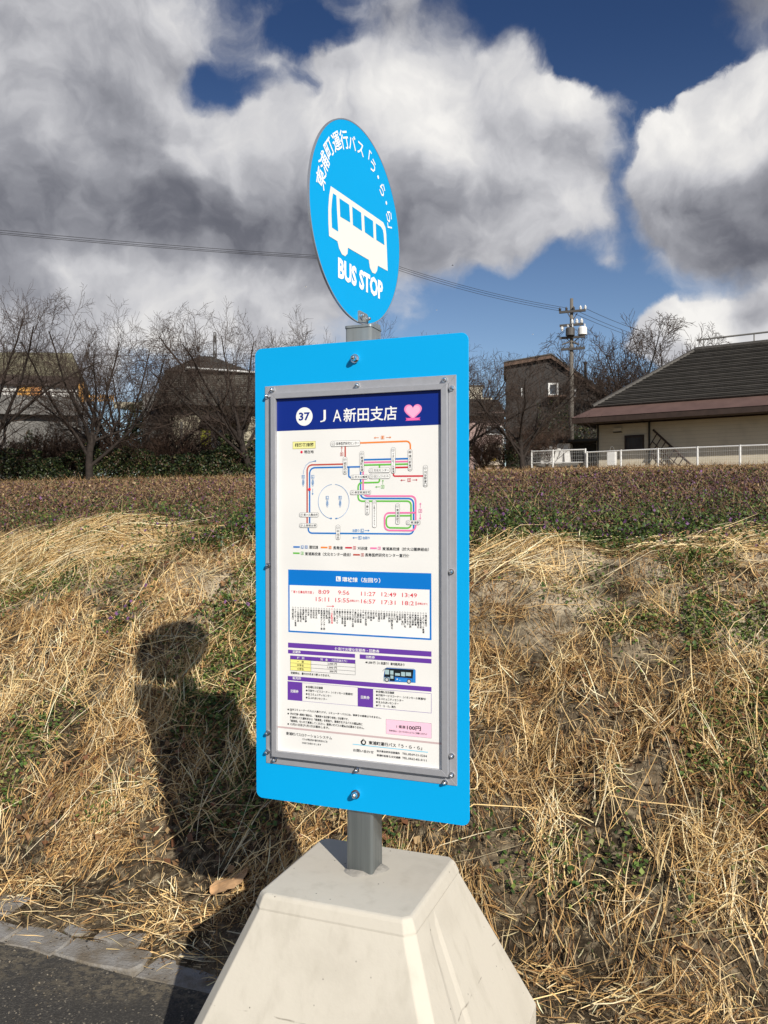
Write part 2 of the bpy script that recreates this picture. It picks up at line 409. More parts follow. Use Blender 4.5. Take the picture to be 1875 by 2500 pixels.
def base_mesh():
    b = MB(); cu, cv = .006, -.036
    # rings of the block: (height, half width along the road, half depth, corner chamfer)
    rings = [(-.06, .366, .366, .030), (.090, .366, .366, .030), (Z_TOP - .034, .2005, .1905, .022), (Z_TOP - .029, .2005, .1905, .021), (Z_TOP - .009, .1925, .1830, .018), (Z_TOP - .002, .188, .178, .016), (Z_TOP, .182, .172, .014)]
    N = 24
    def groove(f, z):                     # shallow moulded channel in the two end faces
        t = abs(f + .42); e = max(0., min(1., (.17 - t) / .07)); h = max(0, min(1, (z - .09) / .02)) * max(0, min(1, (Z_TOP - .04 - z) / .03))
        return .004 * e * e * (3 - 2 * e) * h
    sub = []
    for i in range(len(rings) - 1):
        k = 14 if i == 1 else 1
        for j in range(k):
            t = j / k; sub.append(tuple(rings[i][q] * (1 - t) + rings[i + 1][q] * t for q in range(4)))
    sub.append(rings[-1]); loops = []
    for z, hu, hv, ch in sub:
        pts = []
        for side in range(4):
            for j in range(N + 1):
                f = -1 + 2 * j / N
                if side == 0: p = (f * (hu - ch), -hv)
                elif side == 1: p = (hu - groove(f, z), f * (hv - ch))
                elif side == 2: p = (-f * (hu - ch), hv)
                else: p = (-hu + groove(-f, z), -f * (hv - ch))
                pts.append(PA + TV * (cu + p[0]) + VV * (cv + p[1]) + ZV * z)
        loops.append(pts)
    n = len(loops[0]); vs = [p for l in loops for p in l]
    fs = [(i * n + k, i * n + (k + 1) % n, (i + 1) * n + (k + 1) % n, (i + 1) * n + k) for i in range(len(loops) - 1) for k in range(n)]
    fs.append(tuple(range((len(loops) - 1) * n, len(loops) * n)))
    b.add(vs, fs); return b
conc = base_mesh().build('concrete_base', m_conc, stop, bevel=.004)
g = MB(); ring = []
for k in range(26):
    a = 2 * math.pi * k / 26; r = .062 + .008 * math.sin(3 * a + 1) + .003 * math.sin(7 * a)
    ring.append(PA + TV * r * math.cos(a) + VV * r * math.sin(a) + ZV * (Z_TOP - .004))
inner = [PA + (p - PA) * np.array([.62, .62, 0]) + ZV * (Z_TOP + .007) for p in ring]
g.add(ring + inner, [(k, (k + 1) % 26, 26 + (k + 1) % 26, 26 + k) for k in range(26)] + [tuple(range(26, 52))])
g.build('grout_collar', m_grout, conc, smooth=True)

def sq_tube(o, half, r, z0, z1, n=5):
    pts = []
    for cx, cy, a0 in ((1, 1, 0), (-1, 1, 90), (-1, -1, 180), (1, -1, 270)):
        for t in np.linspace(0, 90, n): pts.append(((half - r) * cx + r * math.cos(R(a0 + t)), (half - r) * cy + r * math.sin(R(a0 + t))))
    b = MB(); P = lambda z: [o + TV * x + VV * y + ZV * z for x, y in pts]; k = len(pts)
    b.add(P(z0) + P(z1), [(i, (i + 1) % k, k + (i + 1) % k, k + i) for i in range(k)] + [tuple(range(k))[::-1], tuple(range(k, 2 * k))])
    return b
PZ = CAM_H + .446
ob = sq_tube(PA, .0352, .008, Z_TOP - .01, PZ)
pole = ob.build('pole', m_galv, stop)
for p in pole.data.polygons: p.use_smooth = len(p.vertices) == 4
sq_tube(PA, .0368, .009, PZ + .0005, PZ + .0065).build('pole_cap', m_galv, pole)
def bolt(name, c, n, r, ln, parent, hexhead=False, m=None):
    b = MB(); n = np.asarray(n, float); c = np.asarray(c, float)
    b.tube([c, c + n * ln * .2], r * 1.45, 14)
    if hexhead:
        b.tube([c + n * ln * .2, c + n * ln * .55], r * 1.2, 6); b.tube([c + n * ln * .55, c + n * ln], r * .6, 10)
    else:
        b.tube([c + n * ln * .2, c + n * ln * .5], r * 1.12, 6)
        pts = [c + n * ln * (.5 + .5 * math.sin(t)) for t in np.linspace(0, 1.45, 6)]
        b.tube(pts, [r * max(.12, math.cos(t)) for t in np.linspace(0, 1.45, 6)], 12)
    o = b.build(name, m or m_chrome, parent); return o
bolt('bolt', PA + TV * .0352 + VV * .004 + ZV * (PZ - .036), TV, .0095, .026, pole, True)

# --- round disc, turned nearly square to the board
DA = R(64.46); TD = np.array([math.cos(DA), math.sin(DA), 0]); ND = np.array([math.sin(DA), -math.cos(DA), 0])
DC = np.array([-.0608, 2.102, .7105 + CAM_H]); DR = .2445
b = MB(); n = 96
circ = lambda r, off: [DC + TD * r * math.cos(2 * math.pi * k / n) + ZV * r * math.sin(2 * math.pi * k / n) + ND * off for k in range(n)]
b.add(circ(DR, 0) + circ(DR, -.004), [tuple(range(n)), tuple(range(n, 2 * n))[::-1]])
disc = b.build('sign_disc', m_blue, stop)
b = MB(); b.add(circ(DR + .0009, .0004) + circ(DR + .0009, -.0046) + circ(DR - .002, .0004) + circ(DR - .002, -.0046),
    [(k, n + k, n + (k + 1) % n, (k + 1) % n) for k in range(n)] + [(k, (k + 1) % n, 2 * n + (k + 1) % n, 2 * n + k) for k in range(n)] + [(n + k, 3 * n + k, 3 * n + (k + 1) % n, n + (k + 1) % n) for k in range(n)])
b.build('edge_band', m_edge, disc)
D = Sheet(DC + ND * .0004, TD, ND)
d1 = lambda x, y: D.px(700 + x / 3.6875, 240 + y / 3.6875)
CREAM = (.86, .855, .80)
bus = [(395, 790), (830, 1090), (868, 1118), (888, 1165), (895, 1225), (908, 1555), (820, 1507), (812, 1555), (795, 1580), (770, 1570), (748, 1525), (738, 1455), (550, 1345), (546, 1400), (525, 1422), (496, 1405), (470, 1350), (456, 1287), (380, 1240), (374, 1120), (373, 1000), (380, 880)]
pic = D.like(); pic.poly([d1(*p) for p in bus], CREAM, 2)
for wn in ([(415, 855), (445, 876), (450, 1000), (462, 1200), (405, 1163), (400, 1010), (405, 930)], [(473, 900), (560, 958), (570, 1118), (480, 1065)], [(588, 975), (668, 1030), (676, 1195), (594, 1140)],
           [(695, 1052), (775, 1105), (780, 1262), (702, 1205)], [(800, 1125), (845, 1155), (864, 1185), (871, 1225), (878, 1322), (805, 1275)]):
    pic.poly([d1(*p) for p in wn], (0.0, .37, .77), 4)
pic.build('bus_pictogram', m_ret, disc)
let = D.like()
let.text('BUS STOP', d1(462, 1616), d1(864, 1652), '#ffffff', 2, .042); let.build('lettering', m_ret, disc); let = D.like()
chars = [('東', 297, 705), ('浦', 325, 558), ('町', 368, 420), ('運', 440, 362), ('行', 512, 350), ('バ', 588, 395), ('ス', 664, 458), ('「', 728, 500), ('う', 775, 610), ('・', 820, 715), ('ら', 858, 830), ('・', 892, 945), ('ら', 920, 1065), ('」', 935, 1190)]
for ch, x, y in chars:
    cx, cy = d1(x, y); th = math.atan2(cx, cy) ; rad = math.hypot(cx, cy); rad = .5 * rad + .5 * .192
    cx, cy = rad * math.sin(th), rad * math.cos(th); V, Fs = glyphs(ch, .013)
    c0 = np.array([.5, .36]) if ch in '「」・' else (V.min(0) + V.max(0)) / 2
    z = .046 if ch in '東浦町運行' else .041; c_, s_ = math.cos(-th), math.sin(-th)
    let.add(let.w([(cx + z * ((v[0] - c0[0]) * c_ - (v[1] - c0[1]) * s_), cy + z * ((v[0] - c0[0]) * s_ + (v[1] - c0[1]) * c_)) for v in V], 2), Fs, '#ffffff')
let.build('lettering', m_ret, disc)
br = Sheet(DC + ND * .0025, TD, ND); b4 = lambda x, y: br.px(820 + x / 10.37, 740 + y / 10.37)
pts = [b4(*p) for p in ((575, 470), (575, 200), (600, 182), (790, 280), (825, 345), (825, 500))]
b = MB(); b.prism(br.w([(p[0], max(p[1], PZ + .006 - DC[2])) for p in pts], 0), -ND * .003)
brk = b.build('bracket', m_galv, disc)
for x, y in ((618, 325), (780, 400)):
    a, z = b4(x, y); bolt('bolt', br.w([(a, z)], 0)[0], ND, .0045, .012, brk)
b = MB(); p = PA + TV * .030 + VV * .018
b.cbox(p + ZV * (PZ + .006), TD * .03, ND * .003, ZV * .022); b.build('bracket', m_galv, disc)

# --- board, frame and poster
NB = -VV
def rounded(o, a, n, w, h, r, th):
    pts = []
    for cx, cy, a0 in ((1, 1, 0), (-1, 1, 90), (-1, -1, 180), (1, -1, 270)):
        for t in range(0, 91, 10): pts.append(((w / 2 - r) * cx + r * math.cos(R(a0 + t)), (h / 2 - r) * cy + r * math.sin(R(a0 + t))))
    b = MB(); b.prism([o + a * x + ZV * z for x, z in pts], -n * th); return b
board = rounded(BC + NB * .0, TV, NB, .567, 1.154, .018, .004).build('board', m_blue, stop, bevel=.0008)
Bd = Sheet(BC, TV, NB)
c2 = lambda x, y: (600 + x / 2.8603, 780 + y / 2.8603)
c3 = lambda x, y: (600 + x / 2.8603, 1320 + y / 2.8603)
for px in ((867.5, 876), (870, 1938)):
    a, z = Bd.px(*px); bolt('bolt', Bd.w([(a, z)], 0)[0], NB, .0078, .022, board)
for zz in (.42, -.42):
    b = MB(); b.cbox(BC + VV * .008 + ZV * zz, TV * .11, VV * .004, ZV * .05); b.build('mounting_clip', m_galv, board)
FL, BAR = 0.002, 0.0135
Bf = Sheet(BC + NB * FL, TV, NB); Bb = Sheet(BC + NB * BAR, TV, NB)
def fit4(S, tl, tr, bl, br_):
    a = [S.px(*p) for p in (tl, tr, bl, br_)]
    return ((a[0][0] + a[2][0]) / 2, (a[2][1] + a[3][1]) / 2, (a[1][0] + a[3][0]) / 2, (a[0][1] + a[1][1]) / 2)
fo = fit4(Bf, (647.3, 943.4), (1114.5, 914.8), (649, 1860.2), (1115.3, 1921.3))
bo = fit4(Bb, (660.6, 959.6), (1091.3, 937), (662.2, 1846.5), (1093.2, 1898.2))
bi = fit4(Bb, (672.6, 972.3), (1076.9, 951.5), (673.4, 1832.1), (1077.4, 1882.2))
def ringbars(S, o, i, d, b):
    """four mitred bars between the rectangles o and i, d deep, standing on the plane of S"""
    O = [(o[0], o[1]), (o[2], o[1]), (o[2], o[3]), (o[0], o[3])]; I = [(i[0], i[1]), (i[2], i[1]), (i[2], i[3]), (i[0], i[3])]
    for k in range(4):
        j = (k + 1) % 4; b.prism(S.w([O[k], O[j], I[j], I[k]], 0), -S.n * d)
b = MB(); ringbars(Bf, fo, (bo[0] - .0005, bo[1] - .0005, bo[2] + .0005, bo[3] + .0005), FL - .0002, b); ringbars(Bb, bo, bi, BAR - .0002, b)
frame = b.build('poster_frame', m_alu, board, bevel=.0007)
scr = [c2(188, 492), c2(780, 462), c2(1390, 422), c2(152, 537), c2(1440, 480), c3(158, 172), c3(155, 1342), c3(152, 1474), c3(205, 1527), c3(778, 1599), c3(1393, 1687), c3(1437, 217), c3(1440, 1502), c3(1440, 1635)]
for p in scr:
    a, z = Bf.px(*p); bolt('screw', Bf.w([(a, z)], 0)[0], NB, .0046, .0125, frame)

Ps = Sheet(BC + NB * .0042, TV, NB)
b = Ps.like(); b.rect((bo[0] + .004, bo[1] + .004), (bo[2] - .004, bo[3] - .004), '#edece8', 0)
poster = b.build('poster', m_print, board)
BLACK, NAVY, WHITE, RED = '#2a2a2c', '#0a2a84', '#f4f4f1', '#e2404e'
LB, ORG, BRN, PNK, GRN, CRI = '#1a78c8', '#f28a3c', '#c2564a', '#f07cb0', '#6cc24a', '#d03040'
C2 = lambda x, y: Ps.px(*c2(x, y))
def crop(sc, x0, y0): return lambda x, y: Ps.px(x0 + x / sc, y0 + y / sc)
C4, C5, C6, C7 = crop(4.3658, 690, 1050), crop(4.3658, 690, 1380), crop(4.3658, 690, 1560), crop(4.3658, 690, 1720)
def tx(S, C, body, x0, yb, x1, h, col=BLACK, k=4, bold=.012):
    """one line: left end and baseline (x0, yb), right end x1, height h, all in the units of survey C"""
    p = C(x0, yb); q = C(x0, yb - h); S.text(body, p, (C(x1, yb)[0], q[1]), col, k, bold)

# header panel
S = Ps.like(); zb = C2(210, 781)[1]
S.rect((bo[0] + .005, zb), (bo[2] - .005, bo[3] - .005), NAVY, 1)
c = C2(409, 678); r = abs(C2(467, 678)[0] - c[0]); S.disc(c, r, WHITE, 2, 40)
S.text('37', (c[0] - r * .66, c[1] - r * .44), (c[0] + r * .68, c[1] + r * .46), NAVY, 3, .03)
tx(S, C2, 'J', 520, 717, 560, 84, WHITE, 3, -.004); tx(S, C2, 'A', 610, 714, 668, 82, WHITE, 3, 0); tx(S, C2, '新田支店', 683, 718, 1056, 98, WHITE, 3, .012)
hc = C2(1168, 640); hw = abs(C2(1238, 640)[0] - C2(1098, 640)[0]) / 2 * .88
heart = [(hc[0] + hw * 16 * math.sin(t) ** 3 / 16, hc[1] + hw * (13 * math.cos(t) - 5 * math.cos(2 * t) - 2 * math.cos(3 * t) - math.cos(4 * t)) / 16.5) for t in np.linspace(0, 2 * math.pi, 48, endpoint=False)]
S.poly(heart, '#f58cc0', 2); S.poly([(hc[0] + (p[0] - hc[0]) * .8, hc[1] + (p[1] - hc[1]) * .8 ) for p in heart], '#f9b4d6', 3)
S.rect((hc[0] - hw * .62, hc[1] - hw * 1.0), (hc[0] + hw * .62, hc[1] - hw * .72), '#f06aae', 4)
for e in (-1, 1): S.poly([(hc[0] + e * hw * .6, hc[1] - hw * .98), (hc[0] + e * hw * .84, hc[1] - hw * 1.02), (hc[0] + e * hw * .74, hc[1] - hw * .84), (hc[0] + e * hw * .84, hc[1] - hw * .68), (hc[0] + e * hw * .6, hc[1] - hw * .72)], '#e85aa0', 3)
S.build('header_panel', m_print, poster)

# route map
S = Ps.like(); U = 1 / 4366.
W = 16.5 * .001 / 4.3658 * 1.02
def line(col, pts, k=2, rad=.011): S.stroke([C4(*p) for p in pts], W, col, k, rad)
line(ORG, [(800, 138), (1362, 117), (1362, 215)], rad=.013)
line(BRN, [(668, 160), (668, 290)])
line(BRN, [(660, 362), (262, 372), (262, 890), (262, 1000)], rad=.014)
line(LB, [(832, 391), (289, 402), (289, 900), (289, 1000)], rad=.014)
line(LB, [(274, 1010), (274, 1098), (1397, 1108), (1397, 1000), (1395, 730), (832, 728), (832, 440)], rad=.012)
line(LB, [(706, 392), (706, 503), (740, 505)], rad=.006)
for col, y0, y1 in ((LB, 317, 303), (PNK, 345, 333), (GRN, 374, 361)): line(col, [(845, y0), (1360, y1)], 3)
line(CRI, [(1190, 399), (1360, 395)], 3)
line(CRI, [(1182, 455), (1182, 491), (1520, 489)], rad=.006)
line(GRN, [(1034, 366), (1034, 410)], 3); line(GRN, [(1034, 510), (1034, 557), (806, 562), (806, 757), (1370, 757), (1370, 1045), (1106, 1040), (1106, 914), (1370, 912)], 3, .010)
line(PNK, [(860, 440), (860, 703), (1420, 703), (1420, 1072), (1088, 1068), (1088, 882), (1420, 880)], 4, .012)
def stn(x0, y0, x1, y1, num, name):
    p, q = C4(x0, y0), C4(x1, y1); t = .0006
    S.rrect(p, q, .0042, '#4a4a4c', 6); S.rrect((p[0] + t, p[1] - t), (q[0] - t, q[1] + t), .0038, WHITE, 7)
    if x1 - x0 > y1 - y0:
        h = p[1] - q[1]; r = h * .36; cx = p[0] + h * .55; cy = (p[1] + q[1]) / 2
        S.disc((cx, cy), r, '#555557', 8, 18); S.disc((cx, cy), r * .87, WHITE, 9, 18); S.text(num, (cx - r * .55, cy - r * .45), (cx + r * .55, cy + r * .45), BLACK, 10, 0)
        S.text(name, (p[0] + h * 1.05, cy - h * .28), (q[0] - h * .2, cy + h * .28), BLACK, 8, .01)
    else:
        w = q[0] - p[0]; r = w * .36; cx = (p[0] + q[0]) / 2; cy = p[1] - w * .6
        S.disc((cx, cy), r, '#555557', 8, 18); S.disc((cx, cy), r * .87, WHITE, 9, 18); S.text(num, (cx - r * .55, cy - r * .45), (cx + r * .55, cy + r * .45), BLACK, 10, 0)
        L = p[1] - w * 1.15 - q[1] - w * .15; pit = L / len(name); S.vtext(name, cx, p[1] - w * 1.15, pit, min(pit * .95, w * .62), BLACK, 8, .012)
for a in ((515, 118, 828, 168, '63', '長寿医療研究センター'), (645, 285, 690, 472, '64', '相生の松'), (825, 225, 870, 448, '5', '東浦町役場'), (1158, 185, 1204, 462, '2', 'イオンモール東浦'), (1337, 205, 1384, 435, '1', '緒川駅東口'),
          (1500, 375, 1548, 605, '65', '刈谷駅南口'), (922, 405, 1147, 452, '71', '文化センター'), (922, 470, 1147, 517, '73', '石浜コミュニティセンター'), (728, 478, 914, 523, '6', '於大公園南'), (722, 641, 943, 688, '9', '県営東浦住宅'),
          (882, 745, 927, 905, '74', '南ヶ丘'), (957, 745, 1003, 1040, '77', '生路コミュニティセンター'), (1205, 783, 1250, 1005, '67', '東浦高校下'), (1318, 960, 1470, 1010, '17', '東浦駅'), (180, 878, 387, 927, '29', '東ヶ丘集会所'), (180, 993, 368, 1040, '26', '上高根台東'), (570, 1010, 615, 1168, '23', '平池台')): stn(*a)
S.rect(C4(108, 125), C4(352, 195), '#9a9440', 2); p, q = C4(108, 125), C4(352, 195); S.rect((p[0] + .0007, p[1] - .0007), (q[0] - .0007, q[1] + .0007), '#f2efa0', 3); tx(S, C4, '概略路線図', 132, 181, 330, 40, BLACK, 4, .02)
S.disc(C4(203, 234), .0034, '#e8304e', 3, 20); tx(S, C4, '現在地', 230, 250, 332, 34, '#444446', 3)
S.disc(C4(289, 632), .0038, '#e8304e', 8, 20)
AR = .0011
def lbox(ch, x, y, col, sz=.0041):
    c = C4(x, y); S.frame((c[0] - sz, c[1] - sz), (c[0] + sz, c[1] + sz), .0007, col, 5); S.text(ch, (c[0] - sz * .45, c[1] - sz * .6), (c[0] + sz * .45, c[1] + sz * .6), col, 5, .008)
def arr(x0, y0, x1, y1, col): S.arrow(C4(x0, y0), C4(x1, y1), .0009, .0035, col, 5)
lbox('1', 1067, 78, ORG); arr(1028, 80, 978, 81, ORG); arr(1106, 78, 1157, 77, ORG)
lbox('2', 1350, 532, CRI); arr(1310, 533, 1260, 534, CRI); arr(1386, 531, 1438, 531, CRI)
lbox('4', 1068, 604, GRN); arr(1042, 604, 992, 605, GRN); arr(1070, 578, 1070, 530, GRN)
lbox('3', 1470, 860, PNK); arr(1470, 832, 1470, 775, PNK); arr(1470, 890, 1470, 950, PNK)
lbox('5', 632, 257, BRN); arr(632, 232, 632, 178, BRN)
B2 = '#4a90d0'
for ch, x, y, nm, yt in (('R', 222, 497, '右回り', 522), ('L', 323, 497, '左回り', 522), ('L', 478, 720, '左回り', 745), ('R', 615, 720, '右回り', 745)):
    lbox(ch, x, y, B2); p = C4(x, yt); S.vtext(nm, p[0], p[1], .0062, .0062, B2, 5)
arr(323, 622, 323, 688, B2)
S.stroke([C4(*p) for p in ((222, 470), (228, 425), (250, 375), (290, 342), (350, 330))], .0009, B2, 5); arr(330, 330, 360, 329, B2)
cx, cy = C4(545, 762); rx = abs(C4(711, 762)[0] - cx); ry = abs(C4(545, 577)[1] - cy)
for e in (-1, 1):
    th = np.linspace(R(96), R(262), 30); S.stroke([(cx - e * rx * math.cos(t + math.pi) * -1 if False else cx + e * rx * abs(math.cos(t)) * 1.0, cy + ry * math.sin(t)) for t in th], .0008, B2, 5)
arr(505, 935, 527, 944, B2); arr(585, 935, 563, 944, B2)
tx(S, C4, '左回り', 745, 1085, 820, 30, B2); lbox('L', 850, 1070, B2); arr(876, 1070, 926, 1070, B2)
arr(800, 1147, 750, 1147, B2); lbox('R', 826, 1147, B2); tx(S, C4, '右回り', 853, 1163, 930, 30, B2)
for col, x0, y0, x1, txt in ((LB, 115, 1245, 184, 'LR'), (ORG, 408, 1250, 480, '1'), (CRI, 668, 1253, 740, '2'), (PNK, 935, 1258, 1005, '3'), (GRN, 113, 1311, 183, '4'), (BRN, 753, 1328, 825, '5')):
    a, z = C4(x0, y0); S.stroke([(a, z), (C4(x1, y0)[0], z)], W, col, 3)
    for i, ch in enumerate(txt): lbox(ch, x1 + 28 + 42 * i, y0 + 1, col, .0037)
for body, x0, yb, x1 in (('環状線', 283, 1266, 380), ('長寿線', 540, 1273, 642), ('刈谷線', 800, 1277, 905), ('東浦高校線（於大公園南経由）', 1065, 1283, 1560), ('東浦高校線（文化センター経由）', 240, 1336, 728), ('長寿医療研究センター直行便', 880, 1348, 1355)):
    tx(S, C4, body, x0, yb, x1, 37, '#3a3a3c', 4, .008)
S.build('route_map', m_print, poster)

# timetable
S = Ps.like(); TB = '#0878d0'
S.rect(C5(60, 45), C5(1587, 798), TB, 1); S.rect(C5(75, 210), C5(1568, 779), WHITE, 2)
S.rect(C5(570, 118), C5(620, 171), WHITE, 2); tx(S, C5, 'L', 584, 160, 608, 32, TB, 3, .03); tx(S, C5, '環状線（左回り）', 636, 176, 1042, 52, WHITE, 3, .025)
tx(S, C5, '「 東ヶ丘集会所方面 」', 98, 296, 332, 30, RED, 4, .012)
for body, x0, yb, x1 in (('8:09', 382, 304, 500), ('9:56', 592, 311, 712), ('11:27', 838, 324, 992), ('12:49', 1055, 331, 1212), ('13:49', 1275, 338, 1434), ('15:11', 355, 382, 497), ('15:55', 563, 392, 712), ('16:57', 838, 404, 992), ('17:31', 1055, 415, 1205), ('18:21', 1276, 423, 1428)):
    tx(S, C5, body, x0, yb, x1, 44, RED, 4, .004)
tx(S, C5, '(役場止まり)', 716, 392, 818, 28, RED, 4); tx(S, C5, '(役場止まり)', 1438, 424, 1545, 28, RED, 4)
S.arrow(C5(470, 436), C5(548, 437), .0012, .004, RED, 4)
names = '緒川駅東口,イオンモール東浦,JA東浦支店,中央図書館北,東浦町役場,緒川小学校南,猪伏釜,緒川相生,相生の松,相生の丘,鰻池,東浦知多インター東,東浦知多インター西,緒川新田,新田分団詰所,JA新田支店,新田保育園,巽ヶ丘ハイツ,高根口,東ヶ丘集会所,東ヶ丘集会所南,東ヶ丘南,東ヶ丘西,マルス東ヶ丘店,高根口公園,上高根台西,上高根台東,平池台,藤江小学校西,藤江西,荒子団地,藤江南,藤江,渡船場口,藤江北,東浦駅,生路,生路門田,生路分団詰所北,生路口,体育館前,石浜南,石浜住宅口,県営東浦住宅,アイプラザ,片葩小学校西,於大公園南,東浦町役場,中央図書館北,JA東浦支店,イオンモール東浦,緒川駅東口'.split(',')
for i, nm in enumerate(names):
    x = 110 + i * 1418 / (len(names) - 1); p = C5(x, 452 + (x - 110) * .046); col = '#f04858' if i == 15 else BLACK
    S.disc((p[0], p[1] + .0008), .0019, col, 3, 10); S.disc((p[0], p[1] + .0008), .0013, WHITE, 4, 10); S.vtext(nm, p[0], p[1] - .0022, .00555, .0054, col, 4, .025)
S.build('timetable', m_print, poster)

# passes and tickets
S = Ps.like(); PU = '#6a3fa4'
S.rect(C6(58, 38), C6(1587, 189), PU, 1); S.rect(C6(58, 113), C6(772, 201), PU, 1); S.rect(C6(822, 163), C6(1587, 262), PU, 1); S.rect(C6(55, 393), C6(1587, 562), PU, 1)
tx(S, C6, '便利でお得な定期券・回数券', 558, 121, 1032, 36, WHITE, 3); tx(S, C6, '定期券', 108, 150, 193, 30, WHITE, 3); tx(S, C6, '回数券', 890, 206, 984, 30, WHITE, 3); tx(S, C6, '販売所', 108, 430, 197, 30, WHITE, 3)
p, q = C6(83, 175), C6(775, 383); H = p[1] - q[1]; xm = C6(303, 200)[0]; GR = '#55555a'
S.rect(p, (q[0], p[1] - H * .25), PU, 1); S.rect((p[0], p[1] - H * .25), (xm, q[1]), '#f6ef8e', 1)
for i in range(4): S.rect((p[0], p[1] - H * (.25 + .25 * i) - .0003), (q[0], p[1] - H * (.25 + .25 * i) + .0003), GR, 3)
for a in (p[0], xm, q[0]): S.rect((a - .0003, q[1]), (a + .0003, p[1]), GR, 3)
def cell(body, a0, a1, row, col=BLACK, hh=.62):
    zc = p[1] - H * (.125 + .25 * row); S.text(body, (a0, zc - H * .125 * hh), (a1, zc + H * .125 * hh), col, 4, .008)
wA, wB = xm - p[0], q[0] - xm
cell('種', p[0] + wA * .33, p[0] + wA * .46, 0, WHITE); cell('別', p[0] + wA * .56, p[0] + wA * .68, 0, WHITE)
cell('料　金　（1か月あたり）', xm + wB * .22, xm + wB * .82, 0, WHITE, .75)
for i, (a, b_, w0) in enumerate((('一　般', '2,000 円', .38), ('中学生', '1,000 円', .38), ('小学生', '500 円', .43))):
    cell(a, p[0] + wA * .33, p[0] + wA * .66, i + 1); cell(b_, xm + wB * w0, xm + wB * .59, i + 1)
tx(S, C6, '定期券は、最大3か月まで購入できます。', 88, 372, 508, 26); S.disc(C6(893, 249), .0022, BLACK, 3, 14); tx(S, C6, '1,000 円（11 枚綴り）車内販売あり', 908, 264, 1300, 32)
S.rect(C6(53, 450), C6(208, 662), PU, 1); S.rect(C6(803, 518), C6(962, 733), PU, 1); S.frame(C6(208, 465), C6(803, 716), .0006, PU, 1); S.frame(C6(962, 530), C6(1587, 792), .0008, PU, 1)
tx(S, C6, '定期券', 85, 570, 170, 34, WHITE, 3); tx(S, C6, '回数券', 835, 636, 928, 34, WHITE, 3)
for i, (body, x1) in enumerate((('役場防災交通課', 430), ('行政サービスコーナー（イオンモール東浦内）', 750), ('各コミュニティセンター', 522), ('各ふれあいセンター', 476))):
    S.disc(C6(258, 510 + 38 * i), .0023, BLACK, 3, 14); tx(S, C6, body, 272, 523 + 38 * i, x1, 26)
for i, (body, x1) in enumerate((('役場防災交通課', 1190), ('行政サービスコーナー（イオンモール東浦内）', 1528), ('各コミュニティセンター', 1290), ('各ふれあいセンター', 1238), ('「う・ら・ら」車内', 1203))):
    S.disc(C6(1006, 560 + 37 * i), .0023, BLACK, 3, 14); tx(S, C6, body, 1021, 573 + 37 * i, x1, 26)
# the little bus picture
bp = lambda x, y: C6(x, y)
S.poly([bp(*c) for c in ((1075, 450), (1078, 400), (1090, 315), (1110, 306), (1410, 324), (1418, 340), (1418, 466), (1300, 462), (1110, 452))], '#2a6ab8', 2)
S.poly([bp(*c) for c in ((1085, 405), (1092, 313), (1395, 328), (1385, 420), (1195, 400), (1195, 448), (1145, 445), (1140, 405))], '#1c2226', 3)
S.poly([bp(*c) for c in ((1075, 450), (1080, 408), (1140, 408), (1140, 446))], '#9fb6ba', 3); S.poly([bp(*c) for c in ((1395, 326), (1418, 330), (1418, 466), (1385, 464))], '#2f8ad8', 4)
S.poly([bp(*c) for c in ((1110, 306), (1110, 296), (1400, 314), (1410, 324))], '#c8ccd0', 3)
for x0, y0, x1, y1 in ((1092, 325, 1136, 378), (1148, 335, 1182, 380), (1150, 388, 1182, 424), (1200, 362, 1252, 392), (1264, 350, 1306, 398), (1314, 354, 1370, 396)): S.rect(bp(x0, y0), bp(x1, y1), '#a9c4c8', 4)
S.poly([bp(*c) for c in ((1200, 412), (1380, 425), (1380, 462), (1200, 452))], '#2f8ad8', 4); S.disc(bp(1222, 428), .0016, WHITE, 5, 10); S.disc(bp(1250, 440), .0009, WHITE, 5, 10)
for x, y in ((1112, 433), (1348, 451)): S.disc(bp(x, y), .0054, '#202428', 5, 20); S.disc(bp(x, y), .0037, '#c4c8ca', 6, 20)
S.stroke([bp(1088, 322), bp(1072, 330), bp(1070, 345)], .0008, '#303438', 4)
S.build('ticket_table', m_print, poster)

# notices, price box and footer
S = Ps.like()
for body, yb, x0, x1, dot in (('はコミューターバス(13人乗り)です。コミューターバスには、車椅子の乗車はできません。', 66, 104, 1052, 1), ('他の路線へ乗継ぐ場合は、「乗継券＊当日限り有効」が必要です。', 110, 82, 703, 1), ('降車時にバス運転手から「乗継券」を受取り、乗継ぎをするバスの運賃箱に', 148, 82, 852, 0), ('「乗継券」をいれて乗車してください。乗継いだバスの運賃は必要ありません。', 185, 82, 870, 0), ('12月31日及び1月1日は運休します。', 221, 84, 498, 1)):
    tx(S, C7, body, x0, yb, x1, 27, BLACK, 3, .018)
    if dot: S.disc(C7(61, yb - 14), .0022, BLACK, 3, 14)
p = C7(79, 42); S.frame(p, (p[0] + .0056, p[1] - .006), .0006, BLACK, 3); tx(S, C7, '市', 83, 66, 99, 20, BLACK, 3, 0)
S.build('notice_text', m_print, poster)
S = Ps.like()
p, q = C7(1102, 155), C7(1587, 361); S.rect(p, q, '#8a6a78', 1); S.rect((p[0] + .0005, p[1] - .0005), (q[0] - .0005, q[1] + .0005), '#f8cce0', 2)
tx(S, C7, '1 乗車', 1215, 250, 1312, 34); tx(S, C7, '100円', 1325, 268, 1475, 48, BLACK, 3, .025); tx(S, C7, '料金先払い（おつりのないようにご用意ください）', 1138, 287, 1540, 22)
S.build('price_box', m_print, poster)
S = Ps.like(); z0, z1 = C7(0, 252)[1], C7(0, 233)[1]; S.rect((bo[0] + .005, z0), (bo[2] - .005, z1), '#cbb4b4', 1)
